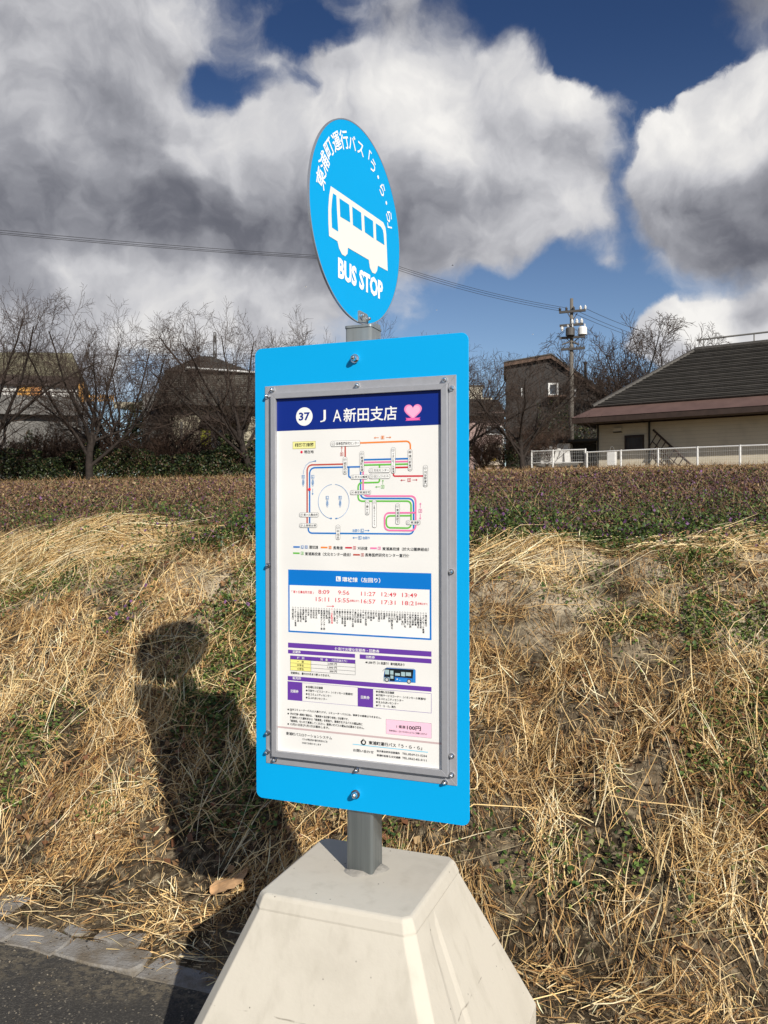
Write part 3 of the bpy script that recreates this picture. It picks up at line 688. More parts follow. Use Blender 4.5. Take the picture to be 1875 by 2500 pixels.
tx(S, C7, '東浦町バスロケーションシステム', 38, 322, 527, 33, '#3a3a3c'); tx(S, C7, 'バスの現在地や運行状況などを', 208, 378, 480, 22, '#4a4a4c'); tx(S, C7, 'WEBでお知らせします', 208, 417, 412, 22, '#4a4a4c')
c = C7(862, 397); e = .0078
S.poly([(c[0] - e, c[1]), (c[0], c[1] - e), (c[0] + e, c[1]), (c[0], c[1] + e)], BLACK, 3); S.disc((c[0], c[1] - .0014), .0068, BLACK, 3, 24); S.disc((c[0] + .0004, c[1] - .0016), .0035, '#edece8', 4, 20)
S.stroke([(c[0] + .0002, c[1] + .006), (c[0] + .0028, c[1] + .0005), (c[0] + .003, c[1] - .002)], .0013, '#edece8', 5)
tx(S, C7, '東浦町運行バス「う・ら・ら」', 918, 425, 1487, 40, BLACK, 3, .02)
a, z = C7(748, 422); S.rect((a, z - .0009), (C7(1550, 422)[0], z + .0009), '#7cd0ee', 2)
tx(S, C7, 'お問い合わせ', 753, 500, 972, 32, '#3a3a3c'); tx(S, C7, '知多乗合㈱半田営業所', 1005, 505, 1250, 24); tx(S, C7, 'TEL.0569-21-5234', 1276, 532, 1540, 22); tx(S, C7, '東浦町役場 防災交通課', 1005, 550, 1257, 24); tx(S, C7, 'TEL.0562-83-3111', 1276, 578, 1536, 22)
S.build('footer', m_print, poster)
bpy.data.objects.remove(_fo); bpy.data.curves.remove(_fc)

# ------------------------------------------------------------------ ground, road, kerb
def soil(T, P, c, b):
    sx = T.new('ShaderNodeSeparateXYZ'); T.put(sx.inputs[0], P)
    v = T.m('ADD', T.m('MULTIPLY', sx.outputs[0], float(VV[0])), T.m('MULTIPLY', sx.outputs[1], float(VV[1])))
    n1 = T.noise(P, 3.0, 6, .65); n2 = T.noise(P, 30, 4, .6); n3 = T.noise(P, .35, 4, .6)
    c = T.mix(T.ramp(n1, .42, .66), (.040, .030, .019), (.17, .13, .083))
    c = T.mix(T.ramp(n2, .45, .7, 0, .6), c, (.38, .31, .205))
    crest = T.m('MULTIPLY', T.ramp(v, 3.75, 4.2), T.ramp(v, 4.7, 5.1, 1, 0))
    c = T.mix(T.m('MULTIPLY', crest, T.ramp(n1, .36, .56)), c, (.46, .385, .27))
    field = T.mix(T.ramp(n3, .4, .6), (.065, .055, .028), (.115, .075, .045))
    c = T.mix(T.ramp(v, 4.9, 6.0), c, field)
    c = T.mix(T.ramp(v, 18, 34), c, T.mix(T.ramp(n3, .4, .6), (.15, .095, .05), (.22, .15, .08)))
    return T.mix(T.ramp(v, 36, 44), c, (.27, .20, .11))
m_soil = mat('soil', extra=soil, rough=.95, bump=(22, .02), spec=.1)
U_ = np.unique(np.concatenate([np.arange(-5, 5.01, .05), -np.geomspace(5, 700, 40), np.geomspace(5, 700, 40)]))
V_ = np.unique(np.concatenate([np.arange(1.9, 8, .05), np.geomspace(8, 900, 70), -np.geomspace(.5, 400, 14), np.array([0, 1., 1.5])]))
uu, vv = np.meshgrid(U_, V_); gx = uu * TV[0] + vv * VV[0]; gy = uu * TV[1] + vv * VV[1]
zz = gz(gx, gy); zcap = gz(TV[0] * 0 + VV[0] * 60, VV[1] * 60); zz = np.minimum(zz, zcap + .3)
nu, nv = len(U_), len(V_); idx = np.arange(nu * nv).reshape(nv, nu)
Q = np.stack([idx[:-1, :-1], idx[:-1, 1:], idx[1:, 1:], idx[1:, :-1]], -1).reshape(-1, 4)
ground = tag(mesh_np('ground', np.stack([gx, gy, zz], -1).reshape(-1, 3), Q, m_soil, smooth=True), kind='structure')

def asphalt(T, P, c, b):
    v = T.new('ShaderNodeTexVoronoi'); v.inputs['Scale'].default_value = 210; T.put(v.inputs['Vector'], P)
    sh = T.new('ShaderNodeSeparateXYZ'); T.put(sh.inputs[0], v.outputs['Color'])
    c = T.mix(T.ramp(sh.outputs[0], .55, 1.0, 0, .8), c, (.105, .098, .085)); c = T.mix(T.ramp(sh.outputs[1], .96, 1.0, 0, .9), c, (.33, .29, .22))
    dust = T.noise(P, 3.5, 6, .65); sx = T.new('ShaderNodeSeparateXYZ'); T.put(sx.inputs[0], P)
    vv_ = T.m('ADD', T.m('MULTIPLY', sx.outputs[0], float(VV[0])), T.m('MULTIPLY', sx.outputs[1], float(VV[1])))
    near = T.m('ADD', T.m('MULTIPLY', T.ramp(vv_, 1.75, 2.08), .36), dust)
    bn = T.new('ShaderNodeBump'); bn.inputs['Distance'].default_value = .0035; T.put(bn.inputs['Height'], T.noise(P, 160, 3, .6)); T.put(b.inputs['Normal'], bn.outputs[0])
    return T.mix(T.m('MULTIPLY', T.ramp(near, .62, .95, 0, .8), T.ramp(T.noise(P, 40, 4, .7), .42, .6)), c, (.20, .17, .12))
m_asph = mat('asphalt', (.058, .055, .050), .92, extra=asphalt, spec=.2)
Ur = np.concatenate([-np.geomspace(400, 4, 20), np.arange(-3.9, 4, .1), np.geomspace(4, 400, 20)]); Vr = np.concatenate([[-8, -4, -2, 0, 1], np.linspace(1.2, 2.105, 12)])
uu, vv = np.meshgrid(Ur, Vr); jag = (fbm(uu * 3, vv * 0 + 1, 5) - .5) * .06; vv = np.where(vv > 2.095, vv + jag * .6, vv)
idx = np.arange(uu.size).reshape(uu.shape); Q = np.stack([idx[:-1, :-1], idx[:-1, 1:], idx[1:, 1:], idx[1:, :-1]], -1).reshape(-1, 4)
tag(mesh_np('road', np.stack([uu * TV[0] + vv * VV[0], uu * TV[1] + vv * VV[1], (fbm(uu * 2, vv * 2, 8) - .5) * .012], -1).reshape(-1, 3), Q, m_asph, smooth=True), kind='structure')
m_stone = mat('kerb_granite', (.31, .30, .28), .9, var=(11, 1.0, (.19, .16, .12)), bump=(120, .004), spec=.25)
kb = MB()
def slab(u0, u1, v0, v1, h):
    j = lambda s=.010: random.uniform(-s, s)
    base = [(u0, v0), ((u0 + u1) / 2 , v0 + j(.006)), (u1, v0), (u1 + j(), (v0 + v1) / 2), (u1, v1), ((u0 + u1) / 2, v1 + j()), (u0, v1), (u0 + j(), (v0 + v1) / 2)]
    base = [(a + j(), b + j()) for a, b in base]; cu = sum(a for a, _ in base) / 8; cv = sum(b for _, b in base) / 8
    P = lambda sc, z: [TV * (cu + (a - cu) * sc) + VV * (cv + (b - cv) * sc) + ZV * z for a, b in base]
    low, mid, top = P(1, -.06), P(1, h - .006), P(.955, h + .0); vs = low + mid + top; n = 8
    kb.add(vs, [(i, (i + 1) % n, n + (i + 1) % n, n + i) for i in range(n)] + [(n + i, n + (i + 1) % n, 2 * n + (i + 1) % n, 2 * n + i) for i in range(n)] + [tuple(range(2 * n, 3 * n))])
for v0, v1, l0, l1, h in ((2.10, 2.215, .16, .42, .006), (2.235, 2.36, .11, .2, .014), (2.40, 2.52, .10, .18, .020), (2.53, 2.63, .09, .16, .030)):
    u = -6.0
    while u < 6:
        l = random.uniform(l0, l1)
        if random.random() < (.85 if v0 < 2.2 else .6 if v0 < 2.3 else .35): slab(u, u + l - .006, v0, v1, h + random.uniform(-.006, .004))
        u += l + (random.uniform(0, .02) if random.random() < .8 else random.uniform(.05, .25))
tag(kb.build('kerb', m_stone), kind='structure')

# ------------------------------------------------------------------ straw, clover and the weed field
def in_view(x, y, mrg=.24, z=None):
    t = np.abs(x / np.maximum(y, .05)); return (y > 1.2) & (t < .457 + mrg)
def uv2xy(u, v): return u * TV[0] + v * VV[0], u * TV[1] + v * VV[1]
def clear_base(x, y, mrg=.0):
    du = (x - PA[0]) * TV[0] + (y - PA[1]) * TV[1]; dv = (x - PA[0]) * VV[0] + (y - PA[1]) * VV[1]
    return (np.abs(du - .006) > .372 + mrg) | (np.abs(dv + .036) > .372 + mrg)
def blades(name, x, y, th, L, W, tilt, lift, cols, mt, K=4, curl=.25, droop=True):
    n = len(x); s = np.linspace(-.5, .5, K)[None, :]
    cv = rng.normal(0, curl, (n, 1)); dx, dy = np.cos(th)[:, None], np.sin(th)[:, None]
    off = cv * (s ** 2 - .1) * L[:, None]; X = x[:, None] + dx * s * L[:, None] - dy * off; Y = y[:, None] + dy * s * L[:, None] + dx * off
    G = gz(x, y)[:, None]; G2 = gz(X.ravel(), Y.ravel()).reshape(n, K)
    Z = G2 + lift[:, None] + (s + .5) * L[:, None] * np.sin(tilt)[:, None] - np.abs(rng.normal(0, .12, (n, 1))) * (s * 2) ** 2 * L[:, None] * .5
    Z = np.maximum(Z, G2 + .002 + .25 * lift[:, None])
    taper = np.array([.75, 1., .85, .25] if K == 4 else np.linspace(1, .3, K))[None, :]
    roll = rng.uniform(-1.0, 1.0, (n, 1)); hw = W[:, None] * .5 * taper
    wx, wy, wz = -dy * np.cos(roll) * hw, dx * np.cos(roll) * hw, np.sin(roll) * hw
    A = np.stack([X + wx, Y + wy, Z + wz], -1); B = np.stack([X - wx, Y - wy, Z - wz], -1)
    V = np.stack([A, B], 2).reshape(-1, 3); base = (np.arange(n) * K * 2)[:, None] + np.arange(K - 1)[None, :] * 2
    Q = np.stack([base, base + 1, base + 3, base + 2], -1).reshape(-1, 4)
    return tag(mesh_np(name, V, Q, mt, np.repeat(cols, K * 2, 0)), kind='stuff')
m_straw = mat('straw', attr=True, rough=.62, spec=.3)
m_leaf = mat('small_leaves', attr=True, rough=.55, spec=.35)
patch = lambda x, y, sc, sd: fbm(x * sc, y * sc, sd)
STRAW = np.array([(.80, .565, .26), (.64, .415, .165), (.86, .66, .36), (.43, .255, .105), (.24, .135, .058), (.11, .065, .033), (.86, .74, .49)])
def straw_cols(n, p): 
    c = STRAW[rng.choice(7, n, p=p)]; return np.clip(c * rng.uniform(.75, 1.15, (n, 1)) * np.array([1, 1, 1]), 0, .85)
def aged(x, y, c):
    a = np.clip((patch(x, y, 1.4, 101) - .34) * 2.6 + (patch(x, y, 6.5, 102) - .5) * 1.3, 0, 1)[:, None]
    return c * (.56 + .56 * a + np.where(x < 0, .10, 0)[:, None]) * (np.array([1.06, .93, .80]) * (1 - a) + a)
def pick_debris(n):
    c = np.array([(.34, .24, .125), (.14, .09, .05), (.06, .04, .025), (.50, .38, .22), (.06, .075, .026)]); return c[rng.choice(5, n, p=[.28, .27, .22, .15, .08])] * rng.uniform(.7, 1.2, (n, 1))
def scatter(n, u0, u1, v0, v1, dens):
    u = rng.uniform(u0, u1, n * 3); v = rng.uniform(v0, v1, n * 3); x, y = uv2xy(u, v)
    k = in_view(x, y) & clear_base(x, y, -.02) & (rng.random(n * 3) < dens(x, y, u, v)); return x[k][:n], y[k][:n], u[k][:n], v[k][:n]
def d_straw(x, y, u, v):
    d = np.clip((patch(x, y, 1.8, 21) - .36) * 4.2, np.where(u > -.3, .30, .22), 1) * np.clip((patch(x, y, 6.5, 22) - .36) * 5, .10, 1); d = d * np.where(v < 2.62, np.clip((v - 2.12) * 2.0, .04, .9), 1)
    d = d * np.where(v > 4.5, np.clip(1 - (v - 4.5) * 1.6, .04, 1), 1); return d * np.where((v > 4.1) & (v < 4.75), .45, 1)
# fine broken thatch, then the straws, then the long stalks
x, y, u, v = scatter(180000, -6.5, 5.2, 2.15, 5.4, d_straw); n = len(x)
blades('straw_litter', x, y, np.where(rng.random(n) < .55, (patch(x, y, 2.6, 35) - .5) * 9 + rng.normal(0, .45, n), rng.uniform(0, math.pi * 2, n)), rng.uniform(.018, .08, n), rng.uniform(.0014, .0044, n), rng.normal(.08, .42, n), rng.uniform(.0, .03, n), aged(x, y, straw_cols(n, [.18, .16, .15, .14, .15, .13, .09])), m_straw)
x, y, u, v = scatter(20500, -6.5, 5.2, 2.3, 5.3, d_straw); n = len(x)
flow = (patch(x, y, .8, 33) - .5) * 5 + .5
blades('dry_straw', x, y, flow + rng.normal(0, .75, n), rng.uniform(.07, .22, n), rng.uniform(.0014, .0034, n), rng.normal(.02, .16, n), rng.uniform(.004, .035, n), aged(x, y, straw_cols(n, [.27, .16, .24, .10, .06, .03, .14])), m_straw)
x, y, u, v = scatter(670, -6.5, 5.2, 2.35, 5.2, lambda x, y, u, v: np.where(v < 2.6, .5, 1)); n = len(x)
blades('straw_stalks', x, y, rng.normal(.45, .55, n) + (rng.random(n) < .25) * rng.uniform(0, 3, n), rng.uniform(.22, .55, n), rng.uniform(.0022, .0042, n), rng.normal(.03, .08, n), rng.uniform(.02, .06, n), straw_cols(n, [.3, .12, .3, .06, .02, .0, .2]), m_straw, curl=.18)
# straw swept across the kerb and the road's edge
x, y, u, v = scatter(2600, -4, 3, 1.3, 2.45, lambda x, y, u, v: np.clip((v - 1.5) * .9, .03, .8) ** 2); n = len(x)
blades('straw_on_road', x, y, rng.normal(-.3, .5, n), rng.uniform(.02, .22, n), rng.uniform(.0014, .0034, n), rng.normal(0, .03, n), rng.uniform(.004, .012, n) + .012, straw_cols(n, [.3, .2, .2, .12, .08, .05, .05]), m_straw)
n0 = 110000
x, y, u, v = scatter(n0, -6.5, 5.2, 2.14, 5.4, lambda x, y, u, v: np.where(v < 2.2, .5, 1)); n = len(x)
blades('plant_debris', x, y, rng.uniform(0, 6.3, n), rng.uniform(.006, .03, n), rng.uniform(.0015, .005, n), rng.normal(0, .3, n), rng.uniform(0, .008, n), pick_debris(n), m_straw, K=3)
# stubble tufts standing on the bank
cx_, cy_, u, v = scatter(800, -6, 5, 2.7, 5.0, lambda x, y, u, v: np.clip((patch(x, y, 1.1, 77) - .35) * 3, .1, 1)); k = 22
x = np.repeat(cx_, k) + rng.normal(0, .025, len(cx_) * k); y = np.repeat(cy_, k) + rng.normal(0, .025, len(cx_) * k); n = len(x)
blades('stubble_tufts', x, y, rng.uniform(0, 6.3, n), rng.uniform(.05, .17, n), rng.uniform(.002, .0045, n), rng.uniform(.25, 1.15, n), np.full(n, .004), straw_cols(n, [.3, .15, .25, .08, .04, .02, .16]), m_straw, curl=.5)
# heaps of combed straw on the crest
hx, hy, hth = [], [], []
for (a, b_, rx, ry, h), th, cnt in zip(HEAPS, (.40, .25, -.35, -.05, .3), (4200, 3600, 1400, 3000, 300)):
    hx.append(rng.normal(a, rx * .62, cnt)); hy.append(rng.normal(b_ - .12, ry * .6, cnt)); hth.append(rng.normal(th, .28, cnt))
x, y, th = map(np.concatenate, (hx, hy, hth)); n = len(x)
blades('straw_heaps', x, y, th, rng.uniform(.15, .55, n), rng.uniform(.0025, .005, n), rng.normal(.0, .1, n), rng.uniform(.005, .06, n), straw_cols(n, [.28, .08, .32, .05, .03, .0, .24]), m_straw)

def leaves(name, x, y, h, size, cols, mt, flat=.6, jit=None):
    """little folded leaves at height h above the ground"""
    n = len(x); z = gz(x, y) + h; th = rng.uniform(0, 6.283, n); ti = rng.normal(0, flat, n); t2 = rng.normal(0, flat * .7, n)
    ax = np.stack([np.cos(th) * np.cos(ti), np.sin(th) * np.cos(ti), np.sin(ti)], -1); bx_ = np.stack([-np.sin(th) * np.cos(t2), np.cos(th) * np.cos(t2), np.sin(t2)], -1)
    up = np.cross(ax, bx_); C = np.stack([x, y, z], -1); s = size[:, None]
    pts = [C - ax * s * .5, C - ax * s * .05 + bx_ * s * .42 + up * s * .10, C + ax * s * .5, C - ax * s * .05 - bx_ * s * .42 + up * s * .10]
    V = np.stack(pts, 1).reshape(-1, 3); b = np.arange(n)[:, None] * 4; Q = np.concatenate([b + np.array([[0, 2, 1]]), b + np.array([[0, 3, 2]])], 1).reshape(-1, 3)
    return tag(mesh_np(name, V, Q, mt, np.repeat(cols, 4, 0)), kind='stuff')
def pick(tab, p, n, lo=.7, hi=1.2): 
    c = np.array(tab)[rng.choice(len(tab), n, p=p)]; return np.clip(c * rng.uniform(lo, hi, (n, 1)), 0, .8)
x, y, u, v = scatter(5200, -4, 3, 1.0, 2.2, lambda x, y, u, v: np.clip((v - 1.2) * .9, .06, 1) * np.clip((patch(x, y, 4, 44) - .3) * 3, .05, 1)); n = len(x)
leaves('road_grit', x, y, np.full(n, .036), rng.uniform(.003, .011, n), pick([(.26, .22, .16), (.16, .13, .09), (.42, .37, .28), (.07, .06, .05)], [.4, .3, .12, .18], n), m_straw, .3)
GRN_T = [(.055, .10, .022), (.09, .14, .03), (.15, .19, .04), (.035, .07, .02), (.22, .22, .07), (.17, .06, .03)]
def d_cl(x, y, u, v): return np.clip(np.maximum((patch(x, y, 1.3, 51) - np.where(u > -.1, np.where(v < 3.8, .36, .46), .56)) * 6, (.46 - patch(x, y, 1.8, 21)) * np.where(u > -.1, 8, 2)), .0, 1) * np.where(v > 2.7, 1, .0)
x, y, u, v = scatter(108000, -6.3, 5.2, 2.6, 5.0, d_cl); n = len(x)
leaves('clover', x, y, rng.uniform(.006, .046, n), rng.uniform(.009, .025, n), pick(GRN_T, [.28, .30, .19, .07, .12, .04], n, .85, 1.4), m_leaf)
x, y, u, v = scatter(9000, -6.3, 5.2, 2.6, 5.0, lambda x, y, u, v: np.clip((patch(x, y, 2.2, 91) - .5) * 5, .02, 1)); n = len(x)
leaves('fallen_leaf_litter', x, y, rng.uniform(.01, .035, n), rng.uniform(.012, .04, n), pick([(.30, .17, .08), (.20, .09, .045), (.38, .26, .13), (.12, .07, .04)], [.35, .25, .2, .2], n), m_leaf)
# the field: near plants leaf by leaf, farther ones as coarser sprigs
def field(n, y0, y1, smin, smax, hmax):
    t = rng.random(n * 2); Y = np.sqrt(y0 ** 2 + t * (y1 ** 2 - y0 ** 2)); X = Y * rng.uniform(-.66, .66, n * 2); vv_ = X * VV[0] + Y * VV[1]
    k = (vv_ > 4.55) & (rng.random(n * 2) < np.clip((vv_ - 4.55) * 1.2, .08, 1)); X, Y, vv_ = X[k][:n], Y[k][:n], vv_[k][:n]; n = len(X)
    h = rng.random(n) ** .8 * hmax * (.6 + .8 * patch(X, Y, .9, 61)); top = h / hmax; far = np.clip((vv_ - 6.0) / 10, 0, 1); left = np.clip(.5 - X / np.maximum(Y, 1) * 4, 0, 1)
    green = pick(GRN_T, [.34, .27, .14, .16, .07, .02], n); brown = pick([(.20, .11, .06), (.13, .075, .045), (.28, .19, .09), (.10, .055, .05)], [.35, .3, .15, .2], n); purp = pick([(.11, .045, .085), (.085, .042, .05), (.20, .09, .22)], [.42, .5, .08], n)
    tan = pick([(.34, .24, .12), (.27, .17, .08), (.42, .31, .17)], [.4, .4, .2], n)
    pn = patch(X, Y, .5, 71)
    r = rng.random(n); wp = np.clip(.05 + .22 * top * (1 - left * .6), 0, .5); wb = np.clip(.24 + .56 * far + .25 * left + (pn - .5) * .8, .02, .88); wt = np.clip((vv_ - 30) / 9, 0, .75) + .16 * left * far
    c = np.where((r < wb)[:, None], brown, green); c = np.where((rng.random(n) < wp)[:, None], purp, c); c = np.where((rng.random(n) < wt)[:, None], tan, c)
    return X, Y, h, rng.uniform(smin, smax, n), c
X, Y, h, s, c = field(120000, 4.4, 9.5, .010, .030, .16); leaves('weed_field_near', X, Y, h, s, c, m_leaf, .8)
X, Y, h, s, c = field(132000, 9.0, 20, .02, .05, .20); leaves('weed_field_middle', X, Y, h * .8, s, c, m_leaf, .8)
X, Y, h, s, c = field(126000, 19, 50, .04, .10, .16); leaves('weed_field_far', X, Y, h, s, c, m_leaf, .9)
t = rng.random(11500); Y = 5 + 42 * t ** 1.4; X = Y * rng.uniform(-.66, .66, 11500); n = 11500
fc = pick([(.34, .24, .12), (.24, .14, .07), (.46, .36, .20), (.16, .10, .05)], [.35, .3, .15, .2], n)
blades('dry_field_stems', X, Y, rng.uniform(0, 6.3, n), rng.uniform(.10, .30, n) * (1 + Y / 60), .0025 + Y * .00022, rng.uniform(.5, 1.4, n), np.full(n, .02), fc, m_straw)
n = 6800; t = rng.random(n); Y = rng.uniform(38, 47, n); X = Y * rng.uniform(-.66, .66, n)
blades('reed_fringe', X, Y, rng.uniform(0, 6.3, n), rng.uniform(.12, .42, n), rng.uniform(.012, .025, n), rng.uniform(.7, 1.45, n), np.full(n, .02), pick([(.36, .22, .10), (.30, .17, .08), (.42, .30, .16)], [.4, .3, .3], n), m_straw)
# leafy clumps growing out of the heaps
hx, hy = [], []
for px, py, Y, sp, cnt in ((540, 1290, 5.9, .42, 5200), (260, 1290, 5.9, .22, 1300), (640, 1300, 5.8, .3, 2600), (1530, 1345, 4.9, .22, 2200), (1600, 1300, 5.4, .5, 3000), (1250, 1310, 5.4, .45, 2600), (300, 1425, 4.6, .10, 260), (640, 1375, 4.6, .12, 380), (1180, 1320, 5.2, .3, 2200), (1400, 1325, 5.2, .25, 1500), (1780, 1300, 5.3, .35, 2400), (1500, 1250, 6.2, .6, 2600)):
    p = at(px, py, Y); hx.append(rng.normal(p[0], sp, cnt)); hy.append(rng.normal(p[1], sp * .6, cnt))
x, y = np.concatenate(hx), np.concatenate(hy); n = len(x); h = rng.random(n) * (.06 + .17 * np.clip((patch(x, y, 3.2, 83) - .3) * 2.2, 0, 1))
c = pick(GRN_T, [.36, .27, .12, .18, .06, .01], n, .6, 1.1); c = np.where(((rng.random(n) < .10) & (h > .07))[:, None], np.array([.17, .07, .19]), c)
leaves('weed_clumps', x, y, h, rng.uniform(.012, .032, n), c, m_leaf, .8)

# ------------------------------------------------------------------ bare trees, shrubs, hedges
def rot_to(d, ang, az):
    d = d / np.linalg.norm(d); a = np.cross(d, [0, 0, 1.]) if abs(d[2]) < .95 else np.cross(d, [1., 0, 0]); a /= np.linalg.norm(a); b = np.cross(d, a)
    return d * math.cos(ang) + (a * math.cos(az) + b * math.sin(az)) * math.sin(ang)
KP = 6
def grow(rg, p, d, L, r, lvl, spec, out):
    pts = [p]; st = L / (KP - 1); q = d / np.linalg.norm(d)
    for i in range(KP - 1):
        q = q + rg.normal(0, spec['wig'][lvl], 3) + np.array([0, 0, spec['up'][lvl]]); q = q / np.linalg.norm(q); pts.append(pts[-1] + q * st)
    out.append((lvl, np.array(pts), r, r * spec['tap'][lvl]))
    if lvl + 1 < len(spec['kids']) + 1 and lvl < len(spec['kids']):
        n = spec['kids'][lvl]; az = rg.uniform(0, 6.28)
        for k in range(n):
            t = spec['t0'][lvl] + (1 - spec['t0'][lvl]) * (k + rg.uniform(.2, .9)) / n; f = t * (KP - 1); i = min(int(f), KP - 2); b = pts[i] + (pts[i + 1] - pts[i]) * (f - i)
            az += 2.4 + rg.normal(0, .4); dd = rot_to(pts[i + 1] - pts[i], spec['ang'][lvl] * (rg.uniform(.4, 1.25) if lvl == 0 else rg.uniform(.7, 1.25)), az)
            grow(rg, b, dd, L * spec['len'][lvl] * rg.uniform(.75, 1.2) * (1.15 - .45 * t), r * (1 - (1 - spec['tap'][lvl]) * t) * spec['rr'][lvl], lvl + 1, spec, out)
def tubes(name, items, n, m, parent):
    if not items: return
    P = np.stack([i[1] for i in items]); B = len(P); rad = np.stack([np.linspace(i[2], i[3], KP) for i in items]); D = np.gradient(P, axis=1); D /= np.linalg.norm(D, axis=2, keepdims=True) + 1e-9
    ref = np.where(np.abs(D[:, :1, 2:3]) < .9, np.array([0, 0, 1.]), np.array([1., 0, 0])); A = np.cross(D, np.broadcast_to(ref, D.shape)); A /= np.linalg.norm(A, axis=2, keepdims=True) + 1e-9; Bn = np.cross(D, A)
    t = np.arange(n) * 2 * math.pi / n
    V = P[:, :, None] + rad[:, :, None, None] * (A[:, :, None] * np.cos(t)[None, None, :, None] + Bn[:, :, None] * np.sin(t)[None, None, :, None])
    ix = np.arange(B * KP * n).reshape(B, KP, n); Q = np.stack([ix[:, :-1], np.roll(ix, -1, 2)[:, :-1], np.roll(ix, -1, 2)[:, 1:], ix[:, 1:]], -1).reshape(-1, 4)
    return mesh_np(name, V.reshape(-1, 3), Q, m, parent=parent, smooth=True)
m_bark = mat('cherry_bark', (.036, .029, .025), .9, var=(6, .5), spec=.15)
m_twig = mat('twigs', (.066, .049, .040), .85, spec=.12)
m_twig2 = mat('reddish_twigs', (.085, .054, .04), .85, spec=.15)
CHERRY = dict(wig=[.08, .10, .12, .13, .12], up=[.02, .022, .018, .03, .05], tap=[.8, .3, .3, .35, .4], kids=[9, 9, 8, 6], t0=[.30, .15, .12, .12], ang=[R(58), R(40), R(42), R(42)], len=[2.55, .50, .50, .50], rr=[.5, .46, .46, .5])
def tree(px, Y, top, label, seed, spread=1.0, lean=(0, 0), tw=1.0, group='bare cherry trees along the far side of the field', spec=CHERRY, trunk=.20):
    rg = np.random.default_rng(seed); x = ray(px, 1200)[0] * Y; z = float(gz(x, Y)) - .1; tw = tw * 1.2; H = at(px, top, Y)[2] - z
    o = thing('cherry_tree', (x, Y, z), label, 'tree', group); out = []
    sp = dict(spec); sp['ang'] = [sp['ang'][0] * spread] + sp['ang'][1:]
    grow(rg, np.zeros(3), np.array([lean[0], lean[1], 1.0]), H * trunk, .021 * H, 0, sp, out)
    zt = np.percentile(np.concatenate([i[1][:, 2] for i in out]), 99.93); k = H / zt
    out = [(l, p * np.array([k ** .75, k ** .75, k]), max(a, .0055 * tw), max(b, .004 * tw)) for l, p, a, b in out]
    for it in out:                                   # rounded heads: long leaders bend over
        p = it[1]; r = np.hypot(p[:, 0], p[:, 1]); zl = H * np.maximum(.55, 1.22 - .50 * (r / (.60 * H)) ** 2); hi = p[:, 2] > .86 * zl
        p[hi, 2] = .86 * zl[hi] + (p[hi, 2] - .86 * zl[hi]) * .45
    tubes('trunk', [i for i in out if i[0] <= 1], 7, m_bark, o); tubes('crown', [i for i in out if i[0] > 1], 3, m_twig, o)
    return o
tree(-25, 38, 668, 'bare tree cut by the left edge of the picture', 11, 1.0)
tree(500, 50, 790, 'bare tree whose crown stands behind the grey roofed house', 62, .9)
tree(420, 43, 850, 'low bare tree in front of the grey roofed house', 63, 1.1)
tree(215, 40, 712, 'large spreading bare tree in front of the house with orange shutters', 23, 1.05, (.1, 0))
tree(300, 45, 742, 'bare tree standing just right of the largest spreading one', 5, .9, (-.1, 0))
tree(618, 42, 722, 'bare tree with dense upright twigs close to the left side of the blue board', 8, .8, (-.12, 0))
tree(775, 47, 765, 'bare tree whose crown shows left of the steel pole above the board', 17, .9)
tree(1010, 46, 778, 'bare tree whose branch tips show above the right half of the board', 31, 1.0)
tree(1278, 42, 812, 'dark trunked bare tree left of the white fence', 12, 1.05, (-.12, 0))
tree(1135, 45, 808, 'bare tree partly hidden by the right side of the blue board', 37, 1.0)
tree(1525, 60, 765, 'bare tree rising behind the left end of the tiled roof', 9, 1.1, (.1, 0), 2.2)
tree(1600, 62, 785, 'bare tree showing above the left slope of the tiled roof', 71, 1.0, (0, 0), 2.2)
tree(1475, 64, 835, 'smaller bare tree between the utility pole and the tiled roof', 14, .9, (0, 0), 1.5)
SHRUB = dict(wig=[.05, .08, .10, .10], up=[0, .05, .05, .05], tap=[.9, .4, .4, .4], kids=[26, 9, 6], t0=[.0, .12, .12], ang=[R(34), R(24), R(30)], len=[7.0, .42, .5], rr=[.5, .55, .6])
def shrub(px, Y, h, label, seed, m=None, sx=1.0):
    rg = np.random.default_rng(seed); x = ray(px, 1200)[0] * Y; z = float(gz(x, Y)) - .05; out = []
    grow(rg, np.zeros(3), np.array([0, 0, 1.0]), h * .13, .025, 0, SHRUB, out); zt = max(i[1][:, 2].max() for i in out)
    out = [(l, p * np.array([sx, 1, h / zt]), max(a, .007), max(b, .005)) for l, p, a, b in out]
    out = [(l, p, a * 1.3, b * 1.4) for l, p, a, b in out]
    o = tubes('bare_shrub', out, 3, m or m_twig2, None); o.location = (x, Y, z)
    return tag(o, label, 'shrub', 'leafless brown shrubs in front of the houses')
